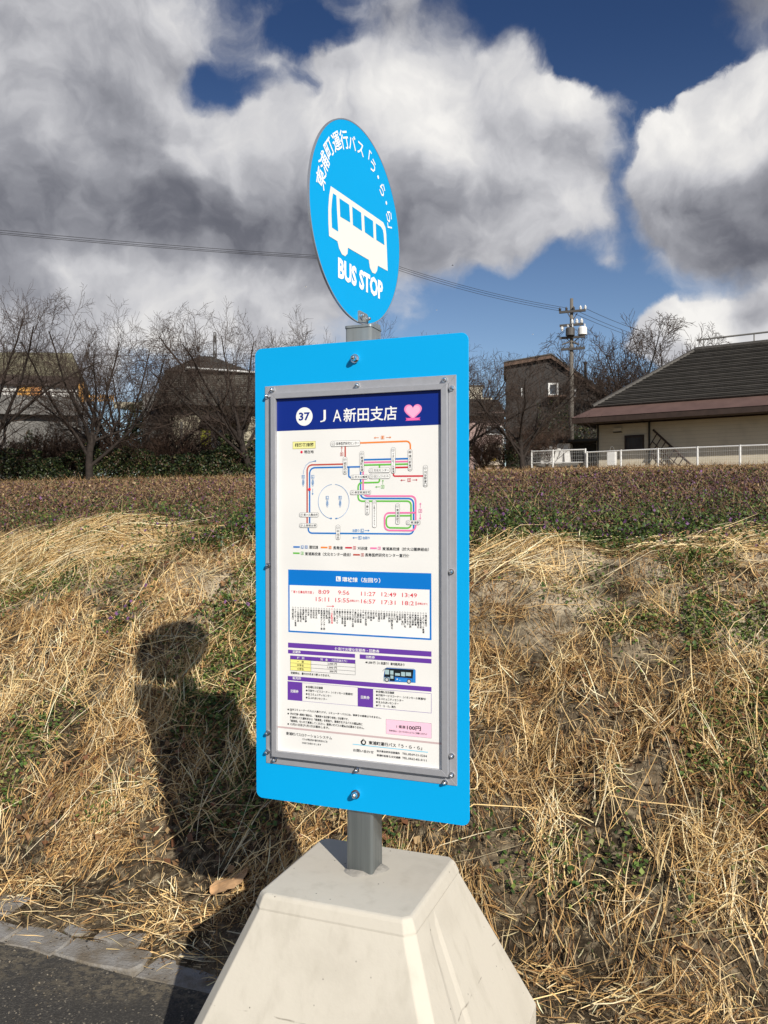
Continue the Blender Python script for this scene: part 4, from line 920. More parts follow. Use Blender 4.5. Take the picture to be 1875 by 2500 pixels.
for px, Y, h, lb, sd in ((310, 47, 3.6, 'tall leafless shrub filling the gap between the two left houses', 52), (75, 44, 2.9, 'leafless shrub left of the orange shutters', 53), (160, 45, 3.2, 'leafless shrub right below the orange shutters', 54), (390, 43.6, 3.1, 'leafless shrub at the corner of the dark grey side wall', 55), (30, 44, 3.0, 'leafless shrub at the left edge behind the hedge', 41), (120, 44.5, 3.3, 'leafless brown shrub below the orange shutters', 42), (205, 44, 3.4, 'leafless shrub behind the largest spreading tree', 43), (275, 45, 3.4, 'leafless shrub below the orange railing end', 44),
                           (345, 44, 2.8, 'leafless shrub in front of the dark grey side wall', 45), (432, 44, 3.6, 'tall reddish shrub against the pale wall left of the yellow green curtain', 46), (470, 44.5, 3.0, 'reddish shrub just left of the yellow green curtain', 47), (585, 44, 2.6, 'leafless shrub beside the leaning dark trunk near the board', 48),
                           (1180, 46, 2.6, 'leafless shrub in front of the parked car', 49), (1345, 49, 3.4, 'leafless shrub behind the white fence corner', 50), (1235, 48, 3.2, 'leafless shrub right of the parked car', 51)):
    shrub(px, Y, h, lb, sd, sx=1.0)
m_hedge = mat('evergreen_leaves', attr=True, rough=.5, spec=.4)
HG = [(.014, .026, .010), (.028, .046, .015), (.050, .072, .020), (.10, .12, .035), (.11, .072, .042)]
def hedge(name, px0, px1, Y, h, dep, n, label, cat, ls=.10, p=(.34, .28, .16, .06, .16), base=0.0, group=None):
    x0, x1 = ray(px0, 1200)[0] * Y, ray(px1, 1200)[0] * Y; rg = np.random.default_rng(int(px0 + 999)); t = rg.random(n); X = x0 + (x1 - x0) * t
    hh = h * (.50 + .75 * fbm(X * .9, X * 0 + Y, 15)); Z = rg.random(n) ** .75 * hh; Yv = Y + rg.normal(0, dep * .32, n) * np.sqrt(np.clip(1.05 - Z / (hh + .01), .05, 1)) ; k = fbm(X * 2.2, Z * 2.2 + 5, 25) + rg.normal(0, .05, n) > .36; X, Yv, Z = X[k], Yv[k], Z[k]; n = len(X)
    c = np.array(HG)[rg.choice(5, n, p=p)] * rg.uniform(.7, 1.25, (n, 1)); C = np.stack([X, Yv, gz(X, X * 0 + Y) + Z + base], -1)
    a = rg.normal(size=(n, 3)); a /= np.linalg.norm(a, axis=1, keepdims=True); b = np.cross(a, rg.normal(size=(n, 3))); b /= np.linalg.norm(b, axis=1, keepdims=True); s = rg.uniform(.6, 1.3, (n, 1)) * ls
    V = np.stack([C - a * s * .6, C + b * s * .35, C + a * s * .6, C - b * s * .35], 1); orig = np.array([(x0 + x1) / 2, Y, float(gz((x0 + x1) / 2, Y)) + base])
    o = mesh_np(name, (V - orig).reshape(-1, 3), np.arange(n * 4).reshape(n, 4), m_hedge, np.repeat(c, 4, 0)); o.location = orig
    return tag(o, label, cat, group)
GH = 'clipped dark hedges along the field'
hedge('hedge', -60, 235, 42, 1.9, 1.2, 15000, 'dark green hedge at the left edge below the orange shutters', 'hedge', group=GH)
hedge('hedge', 225, 385, 42.4, 1.7, 1.0, 7500, 'sparse dark hedge under the spreading tree, mixed with dry stems', 'hedge', p=(.25, .25, .15, .1, .25), group=GH)
hedge('hedge', 370, 640, 42, 1.8, 1.2, 14000, 'dark green hedge in front of the pale house with the yellow green curtain', 'hedge', group=GH)
hedge('hedge', 640, 1150, 43, 1.7, 1.1, 9000, 'dark hedge running behind the blue board', 'hedge', group=GH)
hedge('evergreen_bush', 300, 350, 44.5, 4.6, 1.0, 2800, 'dark evergreen bush beside the dark grey side wall', 'bush')
hedge('evergreen_bush', 533, 566, 43, 2.6, .8, 1300, 'small evergreen bush right of the window with the yellow green curtain', 'bush')
hedge('evergreen_bush', 1310, 1465, 58, 4.2, 1.6, 5200, 'dark bush behind the white shed and the utility pole', 'bush', p=(.45, .2, .1, .05, .2))
hedge('evergreen_bush', 1228, 1275, 47, 2.2, .9, 1600, 'rounded dark bush between the parked car and the bare trunk', 'bush')
hedge('dry_thicket', 185, 365, 48.5, 4.0, 1.6, 9000, 'brown dry thicket between the two left houses', 'thicket', p=(.2, .05, .05, .0, .7), ls=.09)
hedge('dry_thicket', -60, 200, 46, 2.4, 1.4, 6000, 'brown dry thicket below the house with orange shutters', 'thicket', p=(.2, .05, .07, .03, .65), ls=.08)
hedge('evergreen_bush', 20, 95, 46, 3.4, 1.2, 2600, 'dark bush behind the hedge at the left edge', 'bush', p=(.5, .2, .1, .0, .2))

# ------------------------------------------------------------------ houses
class Wall:
    """vertical plane through the point seen at (px, Y), running along h"""
    def __init__(s, px, Y, deg):
        s.h = np.array([math.cos(R(deg)), math.sin(R(deg)), 0]); s.g = np.array([-s.h[1], s.h[0], 0]); s.o = at(px, 1200, Y); s.o[2] = 0
    def p(s, px, py, back=0.0):
        d = ray(px, py); C = np.array([0, 0, CAM_H]); o = s.o + s.g * back; k = ((o - C) @ s.g) / (d @ s.g); return C + d * k
    def panel(s, b, x0, y0, x1, y1, out=.05, th=.05, bottom=None):
        a, c = s.p(x0, y1), s.p(x1, y0)
        if bottom is not None: a = a.copy(); a[2] = bottom
        w = (c - a) @ s.h; b.box(a - s.g * out, s.h * w, s.g * th, ZV * (c[2] - a[2])); return a, w, c[2] - a[2]
    def frame(s, b, x0, y0, x1, y1, w=.06, out=.08, th=.06):
        a, c = s.p(x0, y1) - s.g * out, s.p(x1, y0) - s.g * out; W, H = (c - a) @ s.h, c[2] - a[2]
        b.box(a, s.h * W, s.g * th, ZV * w); b.box(a + ZV * (H - w), s.h * W, s.g * th, ZV * w); b.box(a + ZV * w, s.h * w, s.g * th, ZV * (H - 2 * w)); b.box(a + ZV * w + s.h * (W - w), s.h * w, s.g * th, ZV * (H - 2 * w))
def roof_face(b, A, B, Cc, D, rows, th=.05):
    """courses of tiles from the eave A-B up to the ridge D-C"""
    A, B, Cc, D = (np.asarray(q, float) for q in (A, B, Cc, D)); n = np.cross(B - A, D - A); n /= np.linalg.norm(n); n = n if n[2] > 0 else -n
    for i in range(rows):
        t0, t1 = i / rows, (i + 1) / rows; a, c = A + (D - A) * t0, B + (Cc - B) * t0; a2, c2_ = A + (D - A) * t1, B + (Cc - B) * t1
        j = n * th * (1 + .25 * math.sin(i * 2.3)); b.add([a + j, c + j, c2_ + n * .004, a2 + n * .004, a, c], [(0, 1, 2, 3), (4, 5, 1, 0)])
m_tile = mat('dark_roof_tiles', (.070, .064, .056), .6, var=(1.7, .28), bump=(9, .03))
m_tile2 = mat('weathered_grey_tiles', (.135, .125, .105), .8, var=(1.2, .35, (.09, .075, .055)), bump=(8, .03))
m_tile3 = mat('olive_roof_tiles', (.20, .185, .125), .8, var=(1.1, .3), bump=(8, .03))
def siding(T, P, c, b):
    sx = T.new('ShaderNodeSeparateXYZ'); T.put(sx.inputs[0], P); f = T.m('FRACT', T.m('MULTIPLY', sx.outputs[2], 5.0)); ln = T.ramp(f, .0, .10, 1, 0)
    st = T.noise(P, .8, 5, .6); c = T.mix(T.ramp(st, .45, .75, 0, .35), c, tuple(q * .72 for q in (.44, .40, .32))); return T.mix(T.m('MULTIPLY', ln, .55), c, (.20, .18, .14))
m_side = mat('cream_siding', (.58, .52, .40), .85, extra=siding)
m_brown = mat('brown_sheet_metal', (.135, .085, .072), .5, var=(1.5, .2), spec=.4)
m_dbrown = mat('dark_brown_timber', (.045, .028, .022), .7, var=(3, .3))
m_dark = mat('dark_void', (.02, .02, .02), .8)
m_white = mat('white_coated_steel', (.74, .74, .72), .45, var=(4, .06))
m_glass = mat('window_glass', (.06, .07, .08), .08, spec=.6)
m_grey = mat('grey_render', (.18, .175, .165), .9, var=(1.1, .3), bump=(20, .01))
m_beige = mat('pale_render', (.42, .385, .29), .9, var=(.9, .25), bump=(20, .01))
m_rwall = mat('retaining_concrete', (.24, .235, .22), .9, var=(.8, .4, (.12, .12, .10)))

# --- the long tiled house on the right
def tiled_house():
    h = np.array([math.cos(R(35)), -math.sin(R(35)), 0]); g_ = np.array([math.sin(R(35)), math.cos(R(35)), 0])
    E = at(1393, 1021, 47.0); root = thing('tiled_house', (E[0], E[1], float(gz(E[0], E[1]))), 'long single storey house with dark tiled hip roof, brown eave band and cream siding', 'house')
    L = 30.0; d1_ = 1.06; z0 = E[2]; z1 = at(1454.5, 993.6, 47.26)[2]; dr = 5.35; zr = at(1695, 857, 48.3)[2]
    Pt = lambda a, c, z: np.array([E[0], E[1], 0]) + h * a + g_ * c + ZV * z
    W2 = 2 * dr
    b = MB(); ring = lambda d, z: [Pt(d, d, z), Pt(L - d, d, z), Pt(L - d, W2 - d, z), Pt(d, W2 - d, z)]
    lo, up = ring(0, z0), ring(d1_, z1 - .02)
    for k in range(4): b.quad(lo[k], lo[(k + 1) % 4], up[(k + 1) % 4], up[k])
    b.build('eave_band', m_brown, root)
    b = MB(); A = ring(.06, z0 - .30); lo2 = ring(.03, z0 - .005)
    for k in range(4): b.quad(A[k], A[(k + 1) % 4], lo2[(k + 1) % 4], lo2[k])
    C_ = ring(.9, z0 - .32)
    for k in range(4): b.quad(A[k], C_[k], C_[(k + 1) % 4], A[(k + 1) % 4])
    b.build('fascia', m_dbrown, root)
    b = MB(); t0 = ring(d1_ - .12, z1 - .02); r0, r1 = Pt(dr, dr, zr), Pt(L - dr, dr, zr)
    roof_face(b, t0[0], t0[1], r1, r0, 30, .075); roof_face(b, t0[2], t0[3], r0, r1, 30, .075); roof_face(b, t0[3], t0[0], r0, r0, 30, .075); roof_face(b, t0[1], t0[2], r1, r1, 30, .075)
    roof = b.build('roof', m_tile, root)
    b = MB()
    b.tube([r0 + ZV * .06, r1 + ZV * .06], .16, 8)
    for q, e in ((t0[0], r0), (t0[3], r0), (t0[1], r1), (t0[2], r1)): b.tube([q + ZV * .06, e + ZV * .06], .11, 6)
    b.build('ridge_tiles', m_tile, roof)
    b = MB(); s0, s1 = Pt(dr + .1, dr, zr + .62), Pt(L - dr, dr, zr + .62); b.tube([s0, s1], .05, 6)
    for k in np.linspace(.02, 1, 8): b.tube([s0 + (s1 - s0) * k - ZV * .6, s0 + (s1 - s0) * k], .035, 5)
    b.build('ridge_rail', m_grey, roof)
    zg = float(gz(E[0], E[1])) - 1.0; w0, w1 = .83, 1.80
    b = MB(); b.box(Pt(w0, w1, zg), h * (L - 2 * w0), g_ * (W2 - 2 * w1), ZV * (z0 - .31 - zg)); b.build('wall', m_side, root)
    Wl = Wall(1457, 48, -35); Wl.o = Pt(w0, w1, 0); Wl.h, Wl.g = h, g_
    b = MB(); Wl.frame(b, 1526, 1061, 1573, 1100, .07, .10, .10); f = b.build('window', m_dbrown, root)
    b = MB(); Wl.panel(b, 1529, 1064, 1570, 1098, .03, .02); b.build('pane', m_glass, f)
    b = MB(); a, w, hh = Wl.panel(MB(), 1528, 1066, 1571, 1098)
    for k in range(12): b.tube([a - g_ * .16 + h * (w * (k + .5) / 12), a - g_ * .16 + h * (w * (k + .5) / 12) + ZV * hh], .018, 5)
    for q in (.0, 1.0): b.box(a - g_ * .17 + ZV * (hh * q - .02), h * w, g_ * .04, ZV * .04)
    b.build('grille', m_dbrown, f)
    b = MB(); b.tube([Wl.p(1586, 1012) - g_ * .08, Wl.p(1586, 1140) - g_ * .08], .055, 8); b.build('downpipe', m_dark, root)
    b = MB(); b.tube([Wl.p(1459, 1030) - g_ * .08 + h * .05, Wl.p(1459, 1140) - g_ * .08 + h * .05], .05, 8); b.build('downpipe', m_dark, root)
    b = MB(); a, w, hh = Wl.panel(b, 1500, 1045, 1520, 1056, .22, .22); v = b.build('vent_hood', m_side, root); b = MB(); b.box(a - g_ * .235 - ZV * .02, h * w, g_ * .24, ZV * .05); b.build('louvre', m_dark, v)
    return Wl
TW = tiled_house()
# lattice panel leaning on the wall
def lattice():
    a, c = TW.p(1598, 1050) - TW.g * .25, TW.p(1700, 1143) - TW.g * .45
    root = thing('lattice_panel', (a[0], a[1], float(gz(a[0], a[1]))), 'dark lattice panel leaning at a slant against the cream wall behind the fence', 'trellis')
    d = c - a; b = MB(); dn = np.array([0, 0, -1.0]) * .9 - TW.h * .55; dn /= np.linalg.norm(dn); Ld = np.linalg.norm(d); d = d / Ld
    
    for e0, e1, off, rr in ((0, Ld, 0, .06), (.6, Ld * .8, 1.0, .035), (.3, Ld * .9, .5, .03)): b = MB(); b.tube([a + dn * off + d * e0, a + dn * off + d * e1], rr, 6); b.build('rail', m_dbrown, root)
    for k in np.linspace(.10, .85, 8): b = MB(); b.tube([a + d * Ld * k, a + d * Ld * k + dn * (1.15 if k < .7 else .6)], .032, 5); b.build('slat', m_dbrown, root)
lattice()

# --- white mesh fence
def fence(name, pts, label, mesh=True, panels=None):
    """pts: (px, top, bottom, Y) of the posts"""
    P = [(at(x, t, Y), at(x, bt, Y)) for x, t, bt, Y in pts]; o = P[0][1]; root = thing(name, o, label, 'fence')
    for t, q in P:
        b = MB(); b.tube([q - ZV * .4, t + ZV * .02], .05, 8); b.build('post', m_white, root)
    for top in (1, 0):
        b = MB(); b.tube([(t - ZV * .03) if top else (q + ZV * .10) for t, q in P], .038 if top else .03, 8); b.build('rail', m_white, root)
    if mesh:
        b = MB(); off = np.array([.0, -.05, 0])
        for (t0, q0), (t1, q1) in zip(P[:-1], P[1:]):
            n = max(6, int(np.linalg.norm(t1 - t0) / .10))
            for k in range(1, n): b.tube([q0 + (q1 - q0) * k / n + ZV * .1 + off, t0 + (t1 - t0) * k / n - ZV * .05 + off], .0032, 4, False)
            for z in (.3, .55, .8): b.tube([q0 + (t0 - q0) * z + off, q1 + (t1 - q1) * z + off], .004, 4, False)
        b.build('mesh_panel', m_white, root)
    return root
fence('mesh_fence', [(1433, 1103, 1160, 45.0), (1516, 1099, 1158, 43.6), (1607, 1095, 1156, 42.2), (1703, 1091, 1153, 40.8), (1807, 1087, 1150, 39.4), (1920, 1083, 1147, 38.1), (2045, 1078, 1143, 36.8), (2180, 1073, 1139, 35.6)], 'long white mesh fence in front of the cream house wall')
fence('rail_fence', [(1298, 1101, 1135, 47.2), (1350, 1099, 1134, 46.2), (1429, 1096, 1133, 45.2)], 'short white rail fence standing on the grey retaining wall')
b = MB(); a, c = at(1296, 1134, 47.3), at(1432, 1132, 45.3); hv = (c - a); hv[2] = 0; b.box(np.array([a[0], a[1], float(gz(a[0], a[1])) - .6]), hv, np.array([.1, .25, 0]), ZV * (a[2] - float(gz(a[0], a[1])) + .6))
tag(b.build('retaining_wall', m_rwall), 'low grey concrete retaining wall under the short white rail fence', 'wall', kind='thing')
# --- white shed with a dark lean-to roof
sh = Wall(1320, 49.0, -20); root = thing('garden_shed', sh.p(1320, 1140), 'white panelled shed with a dark open lean-to behind the short rail fence', 'shed')
zg = float(gz(sh.o[0], sh.o[1])) - .3
b = MB(); a, w, hh = sh.panel(b, 1320, 1082, 1391, 1140, 0, 1.6, zg); b.build('wall', m_white, root)
b = MB(); a = sh.p(1316, 1083); c = sh.p(1460, 1076); b.box(a - sh.g * .25, (c - a), sh.g * 2.4, ZV * .12); b.build('roof', m_dark, root)
b = MB(); sh.panel(b, 1391.5, 1080, 1457, 1140, -1.2, .1, zg); b.build('opening_shade_panel', m_dark, root)  # near-black panel: the shade inside the open lean-to, put in as colour
b = MB(); p0, p1 = sh.p(1378, 1104) - sh.g * .1, sh.p(1390, 1136) - sh.g * .2; b.prism([p0, p0 + sh.h * .16, p1 + sh.h * .10, p1 - sh.h * .22], sh.g * .06); b.build('white_sheet', m_white, root)
# --- standing meter box
p = at(1494, 1137, 46.5); root = thing('meter_box', (p[0], p[1], p[2] - .45), 'white cabinet on thin legs between the fence and the cream wall', 'cabinet')
b = MB(); b.cbox(p + ZV * .40, TW.h * .46, TW.g * .3, ZV * .8); b.build('cabinet_body', m_white, root, bevel=.02)
for e in (-1, 1):
    b = MB(); b.tube([p + TW.h * .16 * e, p + TW.h * .16 * e - ZV * .6], .03, 6); b.build('leg', m_grey, root)
b = MB(); b.tube([p + ZV * .8 + TW.h * .12 * math.cos(t) + ZV * .26 * math.sin(t) for t in np.linspace(0, math.pi, 9)], .02, 6); b.build('pipe_loop', m_grey, root)

# --- left house: olive roof, white wall, orange shutters, slatted rail
W1 = Wall(60, 52, 15); root = thing('shuttered_house', W1.p(60, 1100), 'house with an olive tiled roof, white upper wall and bright orange shutters', 'house')
zg = float(gz(W1.o[0], W1.o[1])) - .5
b = MB(); a0, a1 = W1.p(-150, 920), W1.p(196, 922); u0, u1 = W1.p(-150, 858, 4.2), W1.p(176, 862, 4.2); roof_face(b, a0 - W1.g * .3, a1 - W1.g * .3, u1, u0, 18, .06); k = W1.g * 9
roof_face(b, a1 + k, a0 + k, u0, u1, 18, .06); b.build('roof', m_tile3, root)
b = MB(); W1.panel(b, -150, 922, 196, 934, .32, .25); b.build('eave', m_dbrown, root)
b = MB(); W1.panel(b, -150, 1000, 190, 1100, .3, .28, zg); b.build('lower_wall', m_grey, root)
b = MB(); W1.panel(b, -150, 930, 192, 1100, 0, 7.5, zg); b.build('wall', mat('white_render', (.66, .65, .62), .85, var=(.7, .12)), root)
m_org = mat('orange_shutter', (.72, .36, .07), .6, var=(.9, .3))
b = MB(); W1.panel(b, 42, 939, 75, 971, .10, .05); b.build('shutter', m_org, root)
b = MB(); W1.panel(b, 76.5, 939, 103, 971, .13, .05); b.build('shutter', mat('rust_orange_shutter', (.58, .25, .07), .6, var=(.9, .3)), root)
b = MB(); W1.panel(b, 194, 938, 207, 985, .6, .1); b.build('shutter', m_org, root)
b = MB(); W1.panel(b, -150, 974, 200, 1010, .9, .2); bal = b.build('balcony_wall', m_grey, root)
b = MB(); a0, a1 = W1.p(-150, 960) - W1.g * .85, W1.p(190, 962) - W1.g * .85; b.tube([a0, a1], .04, 6)
for q in np.linspace(0, 1, 50): b.tube([a0 + (a1 - a0) * q, a0 + (a1 - a0) * q - ZV * .5], .014, 4, False)
b.build('railing', m_dbrown, bal)
b = MB()
for q in np.linspace(0, 1, 16): a = W1.p(212 + 66 * q, 986) - W1.g * 1.2; b.box(a, W1.h * .07, W1.g * .03, ZV * .42)
a0, a1 = W1.p(208, 975) - W1.g * 1.17, W1.p(280, 976) - W1.g * 1.17; b.tube([a0, a1], .03, 5); b.build('orange_railing', m_org, root)
b = MB(); W1.panel(b, 278, 984, 352, 998, .3, .1); b.build('pale_side_wall', m_beige, root)
# --- pale house with grey roofs behind the hedge
W2_ = Wall(500, 47, 14); root = thing('grey_roofed_house', W2_.p(500, 1110), 'pale house with two grey tiled roofs, a white gutter and a yellow green curtain', 'house')
zg = float(gz(W2_.o[0], W2_.o[1])) - .5
b = MB(); W2_.panel(b, 411, 985, 760, 1110, 0, 7, zg); b.build('wall', m_beige, root)
b = MB(); a0, a1 = W2_.p(372, 992) - W2_.g * .8, W2_.p(780, 1000) - W2_.g * .8; u0, u1 = W2_.p(404, 908, 3.0), W2_.p(780, 914, 3.0); roof_face(b, a0, a1, u1, u0, 16, .07); k = W2_.g * 8
b.prism([a0 + W2_.h * .1, u0 + W2_.h * .1, a0 + k + W2_.h * .1], W2_.h * .1); lower = b.build('roof', m_tile2, root)
b = MB(); b.tube([u0 + ZV * .05, u1 + ZV * .05], .10, 6); b.build('ridge_tiles', m_tile2, lower)
b = MB(); W2_.panel(b, 345, 958, 412, 1100, -.6, 6, zg); b.build('side_wall', m_grey, root)
b = MB(); up0 = W2_.p(420, 903, 3.4); b.box(up0 - ZV * 1.5, W2_.h * 6.2, W2_.g * 4.4, ZV * 1.5); b.build('upper_wall', m_grey, root)
b = MB(); ap = W2_.p(491, 869, 5.5); e0, e1 = W2_.p(402, 905, 2.6), W2_.p(622, 911, 2.6); k = W2_.g * 6; rz = W2_.h * .6
roof_face(b, e0, e1, ap + rz, ap, 10, .05); roof_face(b, e1, e1 + k, ap + rz, ap + rz, 10, .05); roof_face(b, e1 + k, e0 + k, ap, ap + rz, 10, .05); roof_face(b, e0 + k, e0, ap, ap, 10, .05); up = b.build('upper_roof', m_tile, root)
b = MB(); q0, q1 = W2_.p(455, 897, 2.4), W2_.p(622, 909, 2.4); b.tube([q0, q1], .055, 8); b.tube([q0, q0 - ZV * .25 + W2_.h * -.1], .05, 8); b.build('gutter', m_white, up)
b = MB(); W2_.panel(b, 486, 1043, 552, 1094, .05, .04); win = b.build('window', m_glass, root)
b = MB(); W2_.panel(b, 489, 1047, 515, 1091, .08, .03); b.build('curtain', mat('yellow_green_curtain', (.42, .44, .03), .8, var=(1.5, .35)), win)
b = MB(); W2_.frame(b, 486, 1043, 552, 1094, .07, .12, .08); W2_.frame(b, 515, 1043, 519, 1094, .05, .12, .08); b.build('window_frame', m_grey, win)
b = MB(); W2_.panel(b, 492, 1021, 610, 1030, .9, .9); b.build('canopy', m_dbrown, root)
b = MB(); W2_.panel(b, 440, 1030, 446, 1100, .06, .05); b.build('trim_post', m_grey, root)
# --- dark timber house behind the pole
W3 = Wall(1340, 60, -8); root = thing('dark_timber_house', W3.p(1340, 1110), 'dark timber clad house with a brown edged sloping roof and a white framed window', 'house')
zg = float(gz(W3.o[0], W3.o[1])) - .6
m_tim = mat('charred_timber', (.038, .033, .030), .8, var=(2, .3), bump=(14, .02))
poly = [W3.p(*q) for q in ((1236, 893), (1345, 873), (1472, 963))]; b0, b1 = poly[2].copy(), poly[0].copy(); b0[2] = b1[2] = zg
b = MB(); b.prism(poly + [b0, b1], W3.g * 8); b.build('wall', m_tim, root)
b = MB(); m_edge2 = mat('brown_barge_board', (.11, .065, .042), .7, var=(2, .2))
for q0, q1 in (((1230, 889), (1347, 868.5)), ((1344, 868.5), (1480, 966))):
    p0, p1 = W3.p(*q0) - W3.g * .35, W3.p(*q1) - W3.g * .35; b.prism([p0, p1, p1 - ZV * .22, p0 - ZV * .22], W3.g * .06)
b.build('barge_board', m_edge2, root)
b = MB()
for q0, q1 in (((1230, 888.5), (1346, 868)), ((1345, 868), (1481, 965))):
    p0, p1 = W3.p(*q0) - W3.g * .4, W3.p(*q1) - W3.g * .4; b.prism([p0 + ZV * .02, p1 + ZV * .02, p1 + ZV * .10, p0 + ZV * .10], W3.g * 8.8)
b.build('roof', m_tile, root)
b = MB(); W3.panel(b, 1341, 938, 1361, 964, .02, .02); win = b.build('window', m_glass, root); b = MB(); W3.frame(b, 1338, 935, 1363.5, 967, .13, .08, .08); b.build('window_frame', m_white, win)
b = MB(); W3.panel(b, 1402, 950, 1407, 970, .06, .06); b.build('window_trim', m_white, root); b = MB(); W3.panel(b, 1272, 948, 1275, 968, .06, .06); b.build('window_trim', m_white, root)
b = MB(); W3.panel(b, 1336, 968, 1382, 973, .9, .9); b.build('canopy', m_edge2, root)
b = MB(); q = W3.p(1429, 930, .8); b.tube([q - ZV * .3, q + ZV * 1.2], .09, 8); b.tube([q + ZV * 1.2, q + ZV * 1.38], .14, 8); b.build('chimney_pipe', m_dark, root)
# --- small houses far behind on the left of it
W4 = Wall(1170, 58, -5); root = thing('pink_walled_house', W4.p(1190, 1110), 'low house with a dark roof and faded pink wall behind the parked car', 'house')
zg = float(gz(W4.o[0], W4.o[1])) - .6
b = MB(); W4.panel(b, 1090, 1005, 1231, 1120, 0, 5, zg); b.build('wall', mat('faded_pink_render', (.33, .24, .22), .9, var=(.8, .2)), root)
b = MB(); a0, a1 = W4.p(1080, 1016) - W4.g * .6, W4.p(1240, 1020) - W4.g * .6; u0, u1 = W4.p(1080, 972, 2.5), W4.p(1215, 976, 2.5); roof_face(b, a0, a1, u1, u0, 12, .05); b.build('roof', m_tile, root)
b = MB(); W4.panel(b, 1190, 1042, 1227, 1060, .05, .03); win = b.build('window', m_glass, root); b = MB(); W4.frame(b, 1188, 1040, 1229, 1062, .09, .08, .06); b.build('window_frame', m_white, win)
b = MB(); W4.panel(b, 1192, 1082, 1222, 1120, .05, .05); b.build('door', m_glass, root)
b = MB(); W4.panel(b, 1226, 1040, 1230, 1120, .1, .1); b.build('trim_post', m_white, root)
W5 = Wall(1150, 85, 0); root = thing('cream_building', W5.p(1150, 1100), 'distant cream flat topped building showing beside the board', 'building')
zg = float(gz(W5.o[0], 60)) - .6
b = MB(); W5.panel(b, 1095, 944, 1178, 1100, 0, 6, zg); b.build('wall', mat('cream_paint', (.66, .62, .50), .8, var=(.5, .12)), root)
b = MB(); W5.panel(b, 1178.5, 970, 1203, 1100, -.4, 5, zg); b.build('annexe', MATS['cream_paint'], root)
b = MB(); a = W5.p(1093, 944) - W5.g * .1; b.box(a, W5.h * 3.7, W5.g * 6.2, ZV * .15); b.build('parapet', m_grey, root)
# --- parked car (rear view)
def car():
    Y = 52.; c = at(1205, 1166, Y); c[2] = float(gz(c[0], c[1])) + .05; root = thing('parked_car', c, 'pale cream small car parked in front of the pink walled house, seen from behind', 'car')
    X, Yd = np.array([1., .08, 0]), np.array([-.08, 1., 0]); m_car = mat('cream_car_paint', (.62, .53, .42), .3, coat=.6)
    prof = [(-.66, .28), (.66, .28), (.72, .55), (.71, .92), (.60, 1.50), (.45, 1.60), (-.45, 1.60), (-.60, 1.50), (-.71, .92), (-.72, .55)]
    P = lambda s, y, dz=0: [c + X * a * s + Yd * y + ZV * (z + dz) for a, z in prof]; rings = [P(.93, -.05, 0), P(1, .12), P(1, 2.2), P(.97, 3.2)]; n = len(prof); b = MB()
    b.add([p for r in rings for p in r], [(i * n + k, i * n + (k + 1) % n, (i + 1) * n + (k + 1) % n, (i + 1) * n + k) for i in range(3) for k in range(n)] + [tuple(range(n))[::-1], tuple(range(3 * n, 4 * n))]); b.build('body', m_car, root, bevel=.04)
    b = MB(); b.prism([c + X * a + Yd * -.07 + ZV * z for a, z in ((-.50, .98), (.50, .98), (.44, 1.40), (-.44, 1.40))], Yd * .03); b.build('rear_window', m_glass, root)
    b = MB(); b.box(c - X * .17 - Yd * .09 + ZV * .55, X * .34, Yd * .03, ZV * .18); b.build('number_plate', mat('yellow_plate', (.75, .52, .04), .5), root)
    b = MB(); b.box(c - X * .66 - Yd * .12 + ZV * .30, X * 1.32, Yd * .1, ZV * .2); b.build('bumper', m_car, root, bevel=.03)
    for e in (-1, 1):
        b = MB(); b.box(c + X * (e * .60 - .05) - Yd * .085 + ZV * .72, X * .10, Yd * .04, ZV * .28); b.build('tail_light', mat('red_lens', (.45, .02, .02), .25), root)
        for yy in (.55, 2.6):
            b = MB(); q = c + X * e * .62 + Yd * yy + ZV * .27; b.tube([q - X * e * .08, q + X * e * .09], .27, 16); wh = b.build('wheel', mat('tyre_rubber', (.03, .03, .03), .8), root); b = MB(); b.tube([q + X * e * .09, q + X * e * .10], .16, 12); b.build('rim', m_alu, wh)
car()

# ------------------------------------------------------------------ utility pole, wires, far tower, birds
m_pole = mat('grey_concrete_pole', (.15, .135, .115), .85, var=(2, .2)); m_ins = mat('white_porcelain', (.8, .8, .78), .3); m_wire = mat('black_cable', (.03, .03, .035), .6); m_gsteel = mat('dull_steel', (.085, .08, .075), .6, .2)
YP = 52.0; pb = at(1395, 1160, YP); pt = at(1395.5, 729, YP); pb[2] = float(gz(pb[0], pb[1])) - .2
up_ = thing('utility_pole', pb, 'grey utility pole with three crossarms and transformers beside the dark timber house', 'utility pole'); px_ = lambda x, y, d=0.: at(x, y, YP) - np.array([0, d, 0])
b = MB(); b.tube([pb, pt], [.17, .10], 12); b.build('mast', m_pole, up_, smooth=True)
AX = np.array([.93, -.36, 0])
def arm(y, x0, x1, d=-.2, r=.05):
    b = MB(); a, c = px_(x0, y, .2), px_(x1, y, .2); mid = (a + c) / 2; half = np.linalg.norm(c - a) / 2 / .93; b.cbox(mid, AX * half * 2, np.array([.36, .93, 0]) * .12, ZV * .14); return b.build('crossarm', m_gsteel, up_), mid, half
def insul(p, hgt=.22, r=.07, parent=up_, m=None, down=False):
    b = MB(); s = -1 if down else 1; b.tube([p, p + ZV * s * hgt * .3, p + ZV * s * hgt * .35, p + ZV * s * hgt * .65, p + ZV * s * hgt * .7, p + ZV * s * hgt], [r * .5, r, r * .6, r, r * .6, r * .3], 10); b.build('insulator', m or m_ins, parent)
a1_, mid1, h1 = arm(762, 1366, 1425)
for q in (-.95, -.45, .1, .62, .98): insul(mid1 + AX * h1 * q + ZV * .05, .26, .09, a1_, m_gsteel if q < .5 else m_ins)
a2_, mid2, h2 = arm(795, 1367, 1420)
